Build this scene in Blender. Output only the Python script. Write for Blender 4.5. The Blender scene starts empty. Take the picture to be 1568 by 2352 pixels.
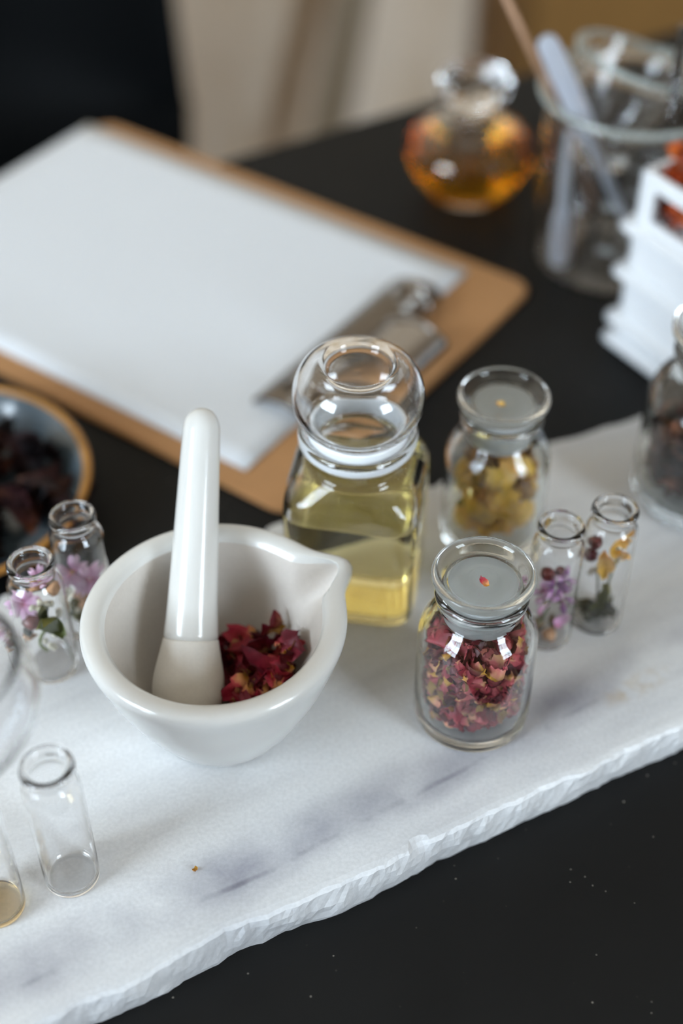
import bpy, bmesh, math, random
from mathutils import Vector, Matrix, Euler, noise

sc = bpy.context.scene
COL = sc.collection
PI = math.pi
noise.seed_set(7)

# ------------------------------------------------------------------ camera
cd = bpy.data.cameras.new('camera'); cam = bpy.data.objects.new('camera', cd); COL.objects.link(cam)
cd.sensor_fit = 'VERTICAL'; cd.sensor_height = 36.0; cd.lens = 50.0
cd.clip_start = 0.01; cd.clip_end = 50
cam.location = (0, 0, 0.478)
cam.rotation_euler = (math.radians(90 - 44.0), 0, 0)
cd.dof.use_dof = True; cd.dof.focus_distance = 0.525; cd.dof.aperture_fstop = 2.8
sc.camera = cam

# ------------------------------------------------------------------ world, light, exposure
w = bpy.data.worlds.new('world'); sc.world = w; w.use_nodes = True
w.node_tree.nodes['Background'].inputs[0].default_value = (0.75, 0.85, 1.0, 1)
w.node_tree.nodes['Background'].inputs[1].default_value = 0.6
sc.view_settings.view_transform = 'Standard'; sc.view_settings.look = 'None'
sc.view_settings.exposure = -0.04; sc.view_settings.gamma = 1.0; sc.view_settings.use_curve_mapping = False
cy = sc.cycles
cy.max_bounces = 22; cy.transmission_bounces = 22; cy.glossy_bounces = 8; cy.diffuse_bounces = 3
cy.transparent_max_bounces = 24; cy.caustics_refractive = True; cy.caustics_reflective = True
cy.blur_glossy = 0.3; cy.use_denoising = True; cy.sample_clamp_indirect = 40.0
cy.use_adaptive_sampling = True; cy.adaptive_threshold = 0.12; cy.adaptive_min_samples = 20

# the room and the table stand turned by 30 degrees to the lens
A30 = math.radians(30)
E1 = Vector((math.cos(A30), math.sin(A30), 0)); E2 = Vector((-math.sin(A30), math.cos(A30), 0))
def rm(a, b, z=0.0): return E1 * a + E2 * b + Vector((0, 0, z))
FLOOR = -0.75; CEIL = 2.3
def daylight(name, a, b, z, sx, sz, face, power, col):
    l = bpy.data.lights.new(name, 'AREA'); l.shape = 'RECTANGLE'; l.size = sx; l.size_y = sz
    l.energy = power; l.color = col
    o = bpy.data.objects.new(name, l); COL.objects.link(o); o.location = rm(a, b, z)
    d = (E1 * face[0] + E2 * face[1]).normalized()
    o.rotation_euler = d.to_track_quat('-Z', 'Y').to_euler()
daylight('daylight_left_window', -2.34, 0.15, 1.2, 1.2, 1.6, (1, 0), 135, (0.73, 0.87, 1.0))
daylight('daylight_front_window', 1.25, -2.54, 1.2, 1.0, 1.6, (0, 1), 115, (0.75, 0.88, 1.0))

# ------------------------------------------------------------------ helpers
def link(name, me, mat=None, parent=None, loc=None):
    o = bpy.data.objects.new(name, me); COL.objects.link(o)
    if mat is not None and me is not None and len(me.materials) == 0: me.materials.append(mat)
    if parent is not None: o.parent = parent
    if loc is not None: o.location = loc
    return o
def tag(o, label=None, cat=None, group=None, kind=None):
    if label: o['label'] = label
    if cat: o['category'] = cat
    if group: o['group'] = group
    if kind: o['kind'] = kind
    return o
def empty(name, loc=(0, 0, 0), rz=0.0):
    o = bpy.data.objects.new(name, None); COL.objects.link(o); o.location = loc; o.rotation_euler = (0, 0, rz)
    o.empty_display_size = 0.01
    return o
def smooth(me, on=True):
    for p in me.polygons: p.use_smooth = on
    return me
def bm_mesh(bm, name, sm=True, normals=True):
    if normals: bmesh.ops.recalc_face_normals(bm, faces=bm.faces)
    me = bpy.data.meshes.new(name); bm.to_mesh(me); bm.free(); return smooth(me, sm)
def chaikin(p, n=2):
    for _ in range(n):
        q = [p[0]]
        for a, b in zip(p[:-1], p[1:]):
            q.append(tuple(.75 * x + .25 * y for x, y in zip(a, b))); q.append(tuple(.25 * x + .75 * y for x, y in zip(a, b)))
        q.append(p[-1]); p = q
    return p
def add_lathe(bm, prof, seg=64, fn=None, flip=False):
    """prof: (r, z) or (w, z, n) rows; n is a superellipse exponent, 2 = round"""
    rings = []
    for row in prof:
        r, z = row[0], row[1]; n = row[2] if len(row) > 2 else 2.0
        if r < 1e-6:
            rings.append([bm.verts.new((0, 0, z))]); continue
        ring = []
        for k in range(seg):
            t = 2 * PI * k / seg
            c, s = math.cos(t), math.sin(t)
            rr = r if n == 2.0 else r / ((abs(c) ** n + abs(s) ** n) ** (1 / n))
            x, y, zz = rr * c, rr * s, z
            if fn: x, y, zz = fn(x, y, z, t, r)
            ring.append(bm.verts.new((x, y, zz)))
        rings.append(ring)
    for a, b in zip(rings[:-1], rings[1:]):
        for k in range(seg):
            k2 = (k + 1) % seg
            if len(a) == 1 and len(b) == 1: continue
            if len(a) == 1: f = [a[0], b[k2], b[k]]
            elif len(b) == 1: f = [a[k], a[k2], b[0]]
            else: f = [a[k], a[k2], b[k2], b[k]]
            if flip: f.reverse()
            bm.faces.new(f)
def lathe(name, prof, seg=64, ch=2, fn=None):
    bm = bmesh.new(); add_lathe(bm, chaikin(prof, ch) if ch else prof, seg, fn)
    me = bm_mesh(bm, name, normals=False); return me
def add_box(bm, c, s, rot=None):
    m = Matrix.Translation(c) @ (rot.to_4x4() if rot else Matrix.Identity(4)) @ Matrix.Diagonal((*s, 1))
    return bmesh.ops.create_cube(bm, size=1, matrix=m)['verts']
def box_mesh(name, c, s, bev=0.0, rot=None, seg=2):
    bm = bmesh.new(); add_box(bm, c, s, rot)
    if bev: bmesh.ops.bevel(bm, geom=bm.edges[:], offset=bev, segments=seg, affect='EDGES', profile=.5)
    return bm_mesh(bm, name, sm=False)
def tube_mesh(name, pts, radii, seg=16, cap=True):
    bm = bmesh.new(); pts = [Vector(p) for p in pts]
    if not hasattr(radii, '__len__'): radii = [radii] * len(pts)
    rings = []; up = None
    for i, p in enumerate(pts):
        d = (pts[min(i + 1, len(pts) - 1)] - pts[max(i - 1, 0)]).normalized()
        if up is None: up = d.orthogonal().normalized()
        else: up = (up - d * up.dot(d)).normalized()
        s = d.cross(up)
        rings.append([bm.verts.new(p + (up * math.cos(2 * PI * k / seg) + s * math.sin(2 * PI * k / seg)) * radii[i]) for k in range(seg)])
    for a, b in zip(rings[:-1], rings[1:]):
        for k in range(seg): bm.faces.new([a[k], a[(k + 1) % seg], b[(k + 1) % seg], b[k]])
    if cap: bm.faces.new(rings[0][::-1]); bm.faces.new(rings[-1])
    return bm_mesh(bm, name)
def spline(pts, n=8):
    pts = [Vector(p) for p in pts]; out = []
    for i in range(len(pts) - 1):
        p0, p1, p2, p3 = pts[max(i - 1, 0)], pts[i], pts[i + 1], pts[min(i + 2, len(pts) - 1)]
        for k in range(n):
            t = k / n
            out.append(.5 * ((2 * p1) + (p2 - p0) * t + (2 * p0 - 5 * p1 + 4 * p2 - p3) * t * t + (3 * p1 - p0 - 3 * p2 + p3) * t ** 3))
    out.append(pts[-1]); return out
def axis_rot(d): return Vector(d).normalized().to_track_quat('Z', 'Y')

# ------------------------------------------------------------------ materials
def mat(name):
    m = bpy.data.materials.new(name); m.use_nodes = True
    return m, m.node_tree.nodes, m.node_tree.links, m.node_tree.nodes['Principled BSDF']
def plain(name, col, rough=.5, metal=0.0, spec=.5, noise_amt=0.0, scale=60, bump=0.0, bscale=400, coat=0.0):
    m, n, l, b = mat(name)
    b.inputs['Base Color'].default_value = (*col, 1); b.inputs['Roughness'].default_value = rough
    b.inputs['Metallic'].default_value = metal; b.inputs['Specular IOR Level'].default_value = spec
    b.inputs['Coat Weight'].default_value = coat
    tc = n.new('ShaderNodeTexCoord')
    nt = n.new('ShaderNodeTexNoise'); nt.inputs['Scale'].default_value = scale; nt.inputs['Detail'].default_value = 5
    l.new(tc.outputs['Object'], nt.inputs['Vector'])
    mx = n.new('ShaderNodeMix'); mx.data_type = 'RGBA'; mx.blend_type = 'MULTIPLY'
    mx.inputs[0].default_value = noise_amt; mx.inputs[6].default_value = (*col, 1)
    l.new(nt.outputs['Color'], mx.inputs[7])
    bw = n.new('ShaderNodeRGBToBW'); l.new(nt.outputs['Color'], bw.inputs[0])
    ma = n.new('ShaderNodeMapRange'); ma.inputs['From Min'].default_value = .25; ma.inputs['From Max'].default_value = .75
    ma.inputs['To Min'].default_value = .5; ma.inputs['To Max'].default_value = 1.3
    l.new(bw.outputs[0], ma.inputs['Value']); l.new(ma.outputs[0], mx.inputs[7])
    l.new(mx.outputs[2], b.inputs['Base Color'])
    if bump:
        n2 = n.new('ShaderNodeTexNoise'); n2.inputs['Scale'].default_value = bscale; l.new(tc.outputs['Object'], n2.inputs['Vector'])
        bp = n.new('ShaderNodeBump'); bp.inputs['Strength'].default_value = bump; bp.inputs['Distance'].default_value = .0005
        l.new(n2.outputs['Fac'], bp.inputs['Height']); l.new(bp.outputs[0], b.inputs['Normal'])
    return m
def glass(name, col=(1, 1, 1), rough=0.0, ior=1.47):
    m, n, l, b = mat(name)
    b.inputs['Base Color'].default_value = (*col, 1); b.inputs['Roughness'].default_value = rough
    b.inputs['IOR'].default_value = ior; b.inputs['Transmission Weight'].default_value = 1.0
    return m
def ramp(n, stops):
    r = n.new('ShaderNodeValToRGB'); e = r.color_ramp.elements
    while len(e) > 2: e.remove(e[-1])
    while len(e) < len(stops): e.new(.5)
    for i, (p, c) in enumerate(stops): e[i].position = p; e[i].color = (*c, 1)
    return r
def petal_mat(name, stops, var=.35, rough=.55, trans=.15, vmin=.35):
    """colour runs from the foot of the petal to its edge, varied per petal"""
    m, n, l, b = mat(name)
    at = n.new('ShaderNodeAttribute'); at.attribute_name = 'along'
    oi = n.new('ShaderNodeObjectInfo')
    tc = n.new('ShaderNodeTexCoord'); nt = n.new('ShaderNodeTexNoise'); nt.inputs['Scale'].default_value = 260; nt.inputs['Detail'].default_value = 4
    l.new(tc.outputs['Object'], nt.inputs['Vector'])
    a1 = n.new('ShaderNodeMath'); a1.operation = 'MULTIPLY_ADD'; a1.inputs[1].default_value = .45; l.new(nt.outputs['Fac'], a1.inputs[0]); l.new(at.outputs['Fac'], a1.inputs[2])
    a2 = n.new('ShaderNodeMath'); a2.operation = 'MULTIPLY_ADD'; a2.inputs[1].default_value = var * 2; l.new(oi.outputs['Random'], a2.inputs[0]); l.new(a1.outputs[0], a2.inputs[2])
    a3 = n.new('ShaderNodeMath'); a3.operation = 'SUBTRACT'; a3.inputs[1].default_value = .225 + var; l.new(a2.outputs[0], a3.inputs[0])
    r = ramp(n, stops); l.new(a3.outputs[0], r.inputs[0])
    hs = n.new('ShaderNodeHueSaturation'); l.new(r.outputs[0], hs.inputs['Color'])
    vv = n.new('ShaderNodeMapRange'); vv.inputs['To Min'].default_value = vmin; vv.inputs['To Max'].default_value = 1.3
    mm = n.new('ShaderNodeMath'); mm.operation = 'FRACT'; m2 = n.new('ShaderNodeMath'); m2.operation = 'MULTIPLY'; m2.inputs[1].default_value = 7.31
    l.new(oi.outputs['Random'], m2.inputs[0]); l.new(m2.outputs[0], mm.inputs[0]); l.new(mm.outputs[0], vv.inputs['Value']); l.new(vv.outputs[0], hs.inputs['Value'])
    l.new(hs.outputs[0], b.inputs['Base Color']); b.inputs['Roughness'].default_value = rough
    bp = n.new('ShaderNodeBump'); bp.inputs['Strength'].default_value = .5; bp.inputs['Distance'].default_value = .0006
    l.new(nt.outputs['Fac'], bp.inputs['Height']); l.new(bp.outputs[0], b.inputs['Normal'])
    if trans:
        tr = n.new('ShaderNodeBsdfTranslucent'); l.new(hs.outputs[0], tr.inputs[0])
        mix = n.new('ShaderNodeMixShader'); mix.inputs[0].default_value = trans
        l.new(b.outputs[0], mix.inputs[1]); l.new(tr.outputs[0], mix.inputs[2])
        l.new(mix.outputs[0], n['Material Output'].inputs[0])
    return m

M = {}
M['porcelain'] = plain('glazed_porcelain', (.67, .66, .63), .18, noise_amt=.04, scale=30, coat=.3)
M['bisque'] = plain('unglazed_porcelain', (.665, .61, .55), .55, noise_amt=.12, scale=900, bump=.08, bscale=2500)
M['pestle_head'] = plain('unglazed_ivory_porcelain', (.74, .70, .64), .5, noise_amt=.1, scale=900, bump=.06, bscale=2500)
M['glass'] = glass('clear_glass', (1, 1, 1))
M['vial_glass'] = glass('vial_glass', (1, 1, 1), ior=1.42)
M['jar_glass'] = glass('jar_glass', (.975, .99, .975))
M['frosted'] = glass('frosted_glass', (.90, .925, .92), .5)
M['frosted'].node_tree.nodes['Principled BSDF'].inputs['Transmission Weight'].default_value = .6
M['rim_glass'] = glass('painted_glow_rim_glass', (.80, .86, .82), .2)  # whitish colour stands in for light piped into a clear glass bead
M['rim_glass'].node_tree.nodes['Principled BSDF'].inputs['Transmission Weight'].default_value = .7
M['band'] = plain('white_plastic_seal', (.82, .85, .87), .35)
M['oil'] = glass('pale_yellow_oil', (.985, .89, .47), ior=1.46)
M['perfume'] = glass('amber_perfume', (.86, .43, .035), ior=1.36)
M['amber'] = glass('amber_film', (.98, .80, .48), ior=1.4)
M['paper'] = plain('white_paper', (.71, .735, .77), .8, noise_amt=.02, scale=300)
M['board'] = plain('brown_hardboard', (.46, .235, .095), .55, noise_amt=.22, scale=250, bump=.05, bscale=900)
M['clip'] = plain('dull_nickel', (.19, .165, .14), .25, 1.0, noise_amt=.2)
M['clip_shine'] = plain('polished_nickel', (.40, .375, .35), .22, 1.0, noise_amt=.1)
M['white_plastic'] = plain('white_plastic', (.80, .82, .845), .35, noise_amt=.02)
M['black_shell'] = plain('black_chair_plastic', (.0025, .003, .0035), .6, spec=.06, noise_amt=.2, scale=30)
M['black_metal'] = plain('black_steel', (.01, .01, .01), .4, noise_amt=.2)
M['glaze'] = plain('slate_blue_glaze', (.085, .115, .14), .16, noise_amt=.65, scale=38, coat=.4)
M['glaze_rim'] = plain('amber_brown_glaze', (.42, .19, .035), .22, noise_amt=.55, scale=60)
M['wood'] = plain('brown_wood_stick', (.42, .24, .14), .5, noise_amt=.3)
M['cabinet'] = plain('tan_wood', (.29, .155, .045), .5, noise_amt=.35, scale=7)
M['cabinet_dark'] = plain('dark_wood_edge', (.10, .055, .02), .55, noise_amt=.3, scale=7)
M['batten'] = plain('pale_timber', (.34, .28, .2), .6, noise_amt=.2, scale=12)
M['pipette'] = plain('cloudy_polyethylene', (.72, .76, .84), .3, noise_amt=.05)
M['print'] = plain('white_enamel_print', (.5, .52, .52), .5)
b_ = M['pipette'].node_tree.nodes['Principled BSDF']; b_.inputs['Transmission Weight'].default_value = .55; b_.inputs['IOR'].default_value = 1.2; b_.inputs['Roughness'].default_value = .35
M['stem'] = plain('dry_green_stem', (.17, .20, .07), .6, noise_amt=.3, scale=500)
M['stem_grey'] = plain('dry_grey_stem', (.26, .26, .20), .6, noise_amt=.3, scale=500)
M['berry'] = plain('dark_red_berry', (.13, .018, .014), .3, noise_amt=.5, scale=400, bump=.5, bscale=900)
M['blossom'] = plain('cream_blossom', (.70, .66, .52), .7, noise_amt=.3, scale=900)
M['bud'] = plain('tan_bud', (.50, .27, .13), .65, noise_amt=.5, scale=500)
M['bract'] = plain('brown_bract', (.21, .135, .055), .65, noise_amt=.5, scale=500)

M['rose'] = petal_mat('dried_rose_petal', [(0, (.58, .27, .025)), (.26, (.66, .30, .13)), (.44, (.50, .055, .065)), (.75, (.34, .010, .035)), (1, (.15, .004, .017))], .36, .55, .15, .4)
M['rose_old'] = petal_mat('faded_rose_petal', [(0, (.66, .34, .05)), (.2, (.74, .36, .20)), (.38, (.58, .12, .13)), (.7, (.42, .035, .06)), (1, (.15, .008, .02))], .34)
M['hibiscus'] = petal_mat('dried_hibiscus', [(0, (.12, .04, .018)), (.4, (.045, .013, .012)), (.8, (.016, .005, .007)), (1, (.006, .004, .005))], .3, .4, .05)
M['hibiscus'].node_tree.nodes['Principled BSDF'].inputs['Specular IOR Level'].default_value = .2; M['hibiscus'].node_tree.nodes['Principled BSDF'].inputs['Roughness'].default_value = .6
M['marigold'] = petal_mat('orange_petal', [(0, (.62, .13, .008)), (.5, (.58, .085, .005)), (1, (.42, .045, .004))], .25)
M['yellow'] = petal_mat('yellow_petal', [(0, (.74, .46, .035)), (.3, (.92, .58, .09)), (.7, (.96, .66, .25)), (1, (.92, .50, .12))], .15, .55, .3, .85)
M['ochre'] = petal_mat('ochre_petal', [(0, (.42, .26, .03)), (.5, (.58, .29, .04)), (1, (.34, .14, .02))], .15)
M['pink'] = petal_mat('pink_petal', [(0, (.60, .16, .25)), (.4, (.62, .30, .50)), (1, (.80, .56, .73))], .15, .6, .25, .8)
M['mauve'] = petal_mat('mauve_petal', [(0, (.42, .20, .14)), (.35, (.45, .16, .36)), (.8, (.33, .10, .38)), (1, (.65, .40, .60))], .3, .6, .25, .7)
M['leaf'] = petal_mat('dry_green_leaf', [(0, (.10, .12, .03)), (.5, (.14, .16, .035)), (1, (.22, .20, .04))], .25, .6, .1)
M['darkleaf'] = petal_mat('dark_dry_leaf', [(0, (.03, .04, .018)), (.6, (.05, .06, .02)), (1, (.12, .11, .03))], .25, .6, .05)

def marble():
    m, n, l, b = mat('white_marble')
    tc = n.new('ShaderNodeTexCoord')
    mp = n.new('ShaderNodeMapping'); mp.inputs['Rotation'].default_value = (0, 0, -A30); l.new(tc.outputs['Object'], mp.inputs[0])
    # long soft grey bands running along the slab
    m2 = n.new('ShaderNodeMapping'); m2.inputs['Scale'].default_value = (3.2, 16, 16); l.new(mp.outputs[0], m2.inputs[0])
    n1 = n.new('ShaderNodeTexNoise'); n1.inputs['Scale'].default_value = 1.15; n1.inputs['Detail'].default_value = 7; n1.inputs['Roughness'].default_value = .62; n1.inputs['Distortion'].default_value = .35
    l.new(m2.outputs[0], n1.inputs['Vector'])
    r1 = ramp(n, [(.28, (.47, .475, .49)), (.40, (.58, .585, .595)), (.49, (.67, .675, .68)), (.58, (.715, .72, .725)), (.8, (.75, .755, .76))]); l.new(n1.outputs['Fac'], r1.inputs[0])
    # one long grey streak along the front third
    sep = n.new('ShaderNodeSeparateXYZ'); l.new(mp.outputs[0], sep.inputs[0])
    nw = n.new('ShaderNodeTexNoise'); nw.inputs['Scale'].default_value = 9; nw.inputs['Detail'].default_value = 6; l.new(mp.outputs[0], nw.inputs['Vector'])
    def band(center, width, col_lo, amt, src, slope=0.0, broken=0):
        ad = n.new('ShaderNodeMath'); ad.operation = 'MULTIPLY_ADD'; ad.inputs[1].default_value = .014; l.new(nw.outputs['Fac'], ad.inputs[0]); l.new(sep.outputs['Y'], ad.inputs[2])
        sl = n.new('ShaderNodeMath'); sl.operation = 'MULTIPLY_ADD'; sl.inputs[1].default_value = slope; l.new(sep.outputs['X'], sl.inputs[0]); l.new(ad.outputs[0], sl.inputs[2])
        su = n.new('ShaderNodeMath'); su.operation = 'SUBTRACT'; su.inputs[1].default_value = center + .007; l.new(sl.outputs[0], su.inputs[0])
        ab = n.new('ShaderNodeMath'); ab.operation = 'ABSOLUTE'; l.new(su.outputs[0], ab.inputs[0])
        mr = n.new('ShaderNodeMapRange'); mr.interpolation_type = 'SMOOTHERSTEP'; mr.inputs['From Min'].default_value = 0; mr.inputs['From Max'].default_value = width
        mr.inputs['To Min'].default_value = amt; mr.inputs['To Max'].default_value = 0; l.new(ab.outputs[0], mr.inputs['Value'])
        nm = n.new('ShaderNodeTexNoise'); nm.inputs['Scale'].default_value = 22; nm.inputs['Detail'].default_value = 4; l.new(mp.outputs[0], nm.inputs['Vector'])
        mu = n.new('ShaderNodeMath'); mu.operation = 'MULTIPLY'; mu.use_clamp = True; l.new(mr.outputs[0], mu.inputs[0])
        m3 = n.new('ShaderNodeMapRange'); m3.inputs['From Min'].default_value = .5 if broken else .29; m3.inputs['From Max'].default_value = .66; l.new(nm.outputs['Fac'], m3.inputs['Value']); l.new(m3.outputs[0], mu.inputs[1])
        mx = n.new('ShaderNodeMix'); mx.data_type = 'RGBA'; mx.inputs[7].default_value = (*col_lo, 1)
        l.new(mu.outputs[0], mx.inputs[0]); l.new(src, mx.inputs[6]); return mx.outputs[2]
    c = r1.outputs[0]
    c = band(.2660, .022, (.30, .30, .34), 1.0, c)
    c = band(.2612, .0020, (.15, .145, .18), .85, c, 0, 1)
    c = band(.2450, .010, (.50, .505, .53), .5, c)
    # rust stain near the right front
    st = n.new('ShaderNodeVectorMath'); st.operation = 'DISTANCE'; sv = n.new('ShaderNodeCombineXYZ')
    sv.inputs[0].default_value = .290; sv.inputs[1].default_value = .2610; sv.inputs[2].default_value = .02
    ms = n.new('ShaderNodeVectorMath'); ms.operation = 'MULTIPLY'; ms.inputs[1].default_value = (.3, 1, 1)
    m4 = n.new('ShaderNodeVectorMath'); m4.operation = 'MULTIPLY'; m4.inputs[1].default_value = (.3, 1, 1)
    l.new(mp.outputs[0], ms.inputs[0]); l.new(sv.outputs[0], m4.inputs[0]); l.new(ms.outputs[0], st.inputs[0]); l.new(m4.outputs[0], st.inputs[1])
    mr = n.new('ShaderNodeMapRange'); mr.inputs['From Max'].default_value = .007; mr.inputs['To Min'].default_value = .8; mr.inputs['To Max'].default_value = 0; l.new(st.outputs['Value'], mr.inputs['Value'])
    nn = n.new('ShaderNodeTexNoise'); nn.inputs['Scale'].default_value = 160; nn.inputs['Detail'].default_value = 5; l.new(mp.outputs[0], nn.inputs['Vector'])
    n3 = n.new('ShaderNodeMapRange'); n3.inputs['From Min'].default_value = .42; n3.inputs['From Max'].default_value = .68; l.new(nn.outputs['Fac'], n3.inputs['Value'])
    mu = n.new('ShaderNodeMath'); mu.operation = 'MULTIPLY'; mu.use_clamp = True; l.new(mr.outputs[0], mu.inputs[0]); l.new(n3.outputs[0], mu.inputs[1])
    mx = n.new('ShaderNodeMix'); mx.data_type = 'RGBA'; mx.inputs[7].default_value = (.47, .36, .22, 1); l.new(mu.outputs[0], mx.inputs[0]); l.new(c, mx.inputs[6]); c = mx.outputs[2]
    # crystalline grain
    ng = n.new('ShaderNodeTexNoise'); ng.inputs['Scale'].default_value = 700; ng.inputs['Detail'].default_value = 3; l.new(tc.outputs['Object'], ng.inputs['Vector'])
    rg = n.new('ShaderNodeMapRange'); rg.inputs['From Min'].default_value = .3; rg.inputs['From Max'].default_value = .7; rg.inputs['To Min'].default_value = .93; rg.inputs['To Max'].default_value = 1.06; l.new(ng.outputs['Fac'], rg.inputs['Value'])
    mg = n.new('ShaderNodeMix'); mg.data_type = 'RGBA'; mg.blend_type = 'MULTIPLY'; mg.inputs[0].default_value = 1; l.new(c, mg.inputs[6]); l.new(rg.outputs[0], mg.inputs[7])
    l.new(mg.outputs[2], b.inputs['Base Color']); b.inputs['Roughness'].default_value = .42; b.inputs['Specular IOR Level'].default_value = .35
    bp = n.new('ShaderNodeBump'); bp.inputs['Strength'].default_value = .12; bp.inputs['Distance'].default_value = .0004; l.new(ng.outputs['Fac'], bp.inputs['Height']); l.new(bp.outputs[0], b.inputs['Normal'])
    return m
M['marble'] = marble()
def table_mat():
    m, n, l, b = mat('black_matt_tabletop')
    tc = n.new('ShaderNodeTexCoord')
    v = n.new('ShaderNodeTexVoronoi'); v.inputs['Scale'].default_value = 210; l.new(tc.outputs['Object'], v.inputs['Vector'])
    mr = n.new('ShaderNodeMapRange'); mr.inputs['From Min'].default_value = .05; mr.inputs['From Max'].default_value = .11; mr.inputs['To Min'].default_value = 1; mr.inputs['To Max'].default_value = 0; l.new(v.outputs['Distance'], mr.inputs['Value'])
    wn = n.new('ShaderNodeRGBToBW'); l.new(v.outputs['Color'], wn.inputs[0])
    gt = n.new('ShaderNodeMapRange'); gt.inputs['From Min'].default_value = .60; gt.inputs['From Max'].default_value = .85; l.new(wn.outputs[0], gt.inputs['Value'])
    mu = n.new('ShaderNodeMath'); mu.operation = 'MULTIPLY'; l.new(mr.outputs[0], mu.inputs[0]); l.new(gt.outputs[0], mu.inputs[1])
    nt = n.new('ShaderNodeTexNoise'); nt.inputs['Scale'].default_value = 14; nt.inputs['Detail'].default_value = 6; l.new(tc.outputs['Object'], nt.inputs['Vector'])
    r = ramp(n, [(0, (.005, .005, .005)), (.5, (.008, .008, .0078)), (1, (.013, .013, .0125))]); l.new(nt.outputs['Fac'], r.inputs[0])
    mx = n.new('ShaderNodeMix'); mx.data_type = 'RGBA'; mx.inputs[7].default_value = (.22, .2, .17, 1); l.new(mu.outputs[0], mx.inputs[0]); l.new(r.outputs[0], mx.inputs[6])
    l.new(mx.outputs[2], b.inputs['Base Color'])
    r2 = n.new('ShaderNodeMapRange'); r2.inputs['To Min'].default_value = .5; r2.inputs['To Max'].default_value = .66; l.new(nt.outputs['Fac'], r2.inputs['Value']); l.new(r2.outputs[0], b.inputs['Roughness'])
    b.inputs['Specular IOR Level'].default_value = .17
    return m
M['table'] = table_mat()
def wall_mat(name, a, c_, d, scale=(2.2, 2.2, .55)):
    m, n, l, b = mat(name)
    tc = n.new('ShaderNodeTexCoord'); mp = n.new('ShaderNodeMapping'); mp.inputs['Scale'].default_value = scale; l.new(tc.outputs['Object'], mp.inputs[0])
    nt = n.new('ShaderNodeTexNoise'); nt.inputs['Scale'].default_value = 4.5; nt.inputs['Detail'].default_value = 5; l.new(mp.outputs[0], nt.inputs['Vector'])
    r = ramp(n, [(.3, a), (.5, c_), (.72, d)]); l.new(nt.outputs['Fac'], r.inputs[0]); l.new(r.outputs[0], b.inputs['Base Color']); b.inputs['Roughness'].default_value = .85
    return m
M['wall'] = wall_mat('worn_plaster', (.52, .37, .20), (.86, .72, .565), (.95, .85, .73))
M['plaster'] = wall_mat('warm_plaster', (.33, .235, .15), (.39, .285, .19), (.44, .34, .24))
M['floor'] = wall_mat('brown_floorboards', (.11, .07, .04), (.17, .11, .065), (.22, .15, .09), (1, 8, 1))
M['ceiling'] = plain('ceiling_paint', (.50, .42, .32), .9, noise_amt=.05, scale=4)
M['frame'] = plain('white_window_paint', (.7, .7, .68), .5, noise_amt=.05)

# ------------------------------------------------------------------ the room (turned 30 degrees)
R30 = Matrix.Rotation(A30, 3, 'Z')
def room_box(name, a0, a1, b0, b1, z0, z1, m, parent=None):
    me = box_mesh(name, ((a0 + a1) / 2, (b0 + b1) / 2, (z0 + z1) / 2), (a1 - a0, b1 - b0, z1 - z0))
    o = link(name, me, m, parent)
    if parent is None: o.rotation_euler = (0, 0, A30)
    return o
A0, A1, B0, B1 = -2.2, 2.9, -2.4, 1.75
tag(room_box('floor', A0 - .2, A1 + .2, B0 - .2, B1 + .2, FLOOR - .1, FLOOR, M['floor']), kind='structure')
tag(room_box('ceiling', A0 - .2, A1 + .2, B0 - .2, B1 + .2, CEIL, CEIL + .1, M['ceiling']), kind='structure')
tag(room_box('wall_back', A0 - .2, A1 + .2, B1, B1 + .15, FLOOR, CEIL, M['wall']), kind='structure')
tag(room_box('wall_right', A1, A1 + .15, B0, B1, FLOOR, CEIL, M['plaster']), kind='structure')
def holed_wall(name, horizontal, pos, lo, hi, h0, h1, z0, z1):
    bm = bmesh.new()
    def seg(s0, s1, q0, q1):
        if horizontal: add_box(bm, ((s0 + s1) / 2, pos, (q0 + q1) / 2), (s1 - s0, .15, q1 - q0))
        else: add_box(bm, (pos, (s0 + s1) / 2, (q0 + q1) / 2), (.15, s1 - s0, q1 - q0))
    seg(lo, h0, FLOOR, CEIL); seg(h1, hi, FLOOR, CEIL); seg(h0, h1, FLOOR, z0); seg(h0, h1, z1, CEIL)
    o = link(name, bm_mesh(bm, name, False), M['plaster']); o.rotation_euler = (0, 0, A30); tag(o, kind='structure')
holed_wall('wall_left', False, A0 - .075, B0 - .15, B1, -.45, .75, .4, 2.0)
holed_wall('wall_front', True, B0 - .075, A0, A1, .75, 1.75, .4, 2.0)
def window(name, horizontal, pos, h0, h1, z0, z1, nx, nz):
    e = empty(name); e.rotation_euler = (0, 0, A30); tag(e, kind='structure')
    def bar(nm, s0, s1, q0, q1, d=.05):
        c = ((s0 + s1) / 2, pos, (q0 + q1) / 2) if horizontal else (pos, (s0 + s1) / 2, (q0 + q1) / 2)
        s = (s1 - s0, d, q1 - q0) if horizontal else (d, s1 - s0, q1 - q0)
        link(nm, box_mesh(nm, c, s), M['frame'], e)
    t = .035
    bar('window_frame', h0, h0 + t, z0, z1); bar('window_frame', h1 - t, h1, z0, z1); bar('window_frame', h0, h1, z0, z0 + t); bar('window_frame', h0, h1, z1 - t, z1)
    for i in range(1, nx): x = h0 + (h1 - h0) * i / nx; bar('glazing_bar', x - .014, x + .014, z0 + t, z1 - t, .03)
    for i in range(1, nz): z = z0 + (z1 - z0) * i / nz; bar('glazing_bar', h0 + t, h1 - t, z - .014, z + .014, .028)
window('window_1', False, A0 - .04, -.45, .75, .4, 2.0, 3, 4)
window('window_2', True, B0 - .04, .75, 1.75, .4, 2.0, 3, 4)

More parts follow.
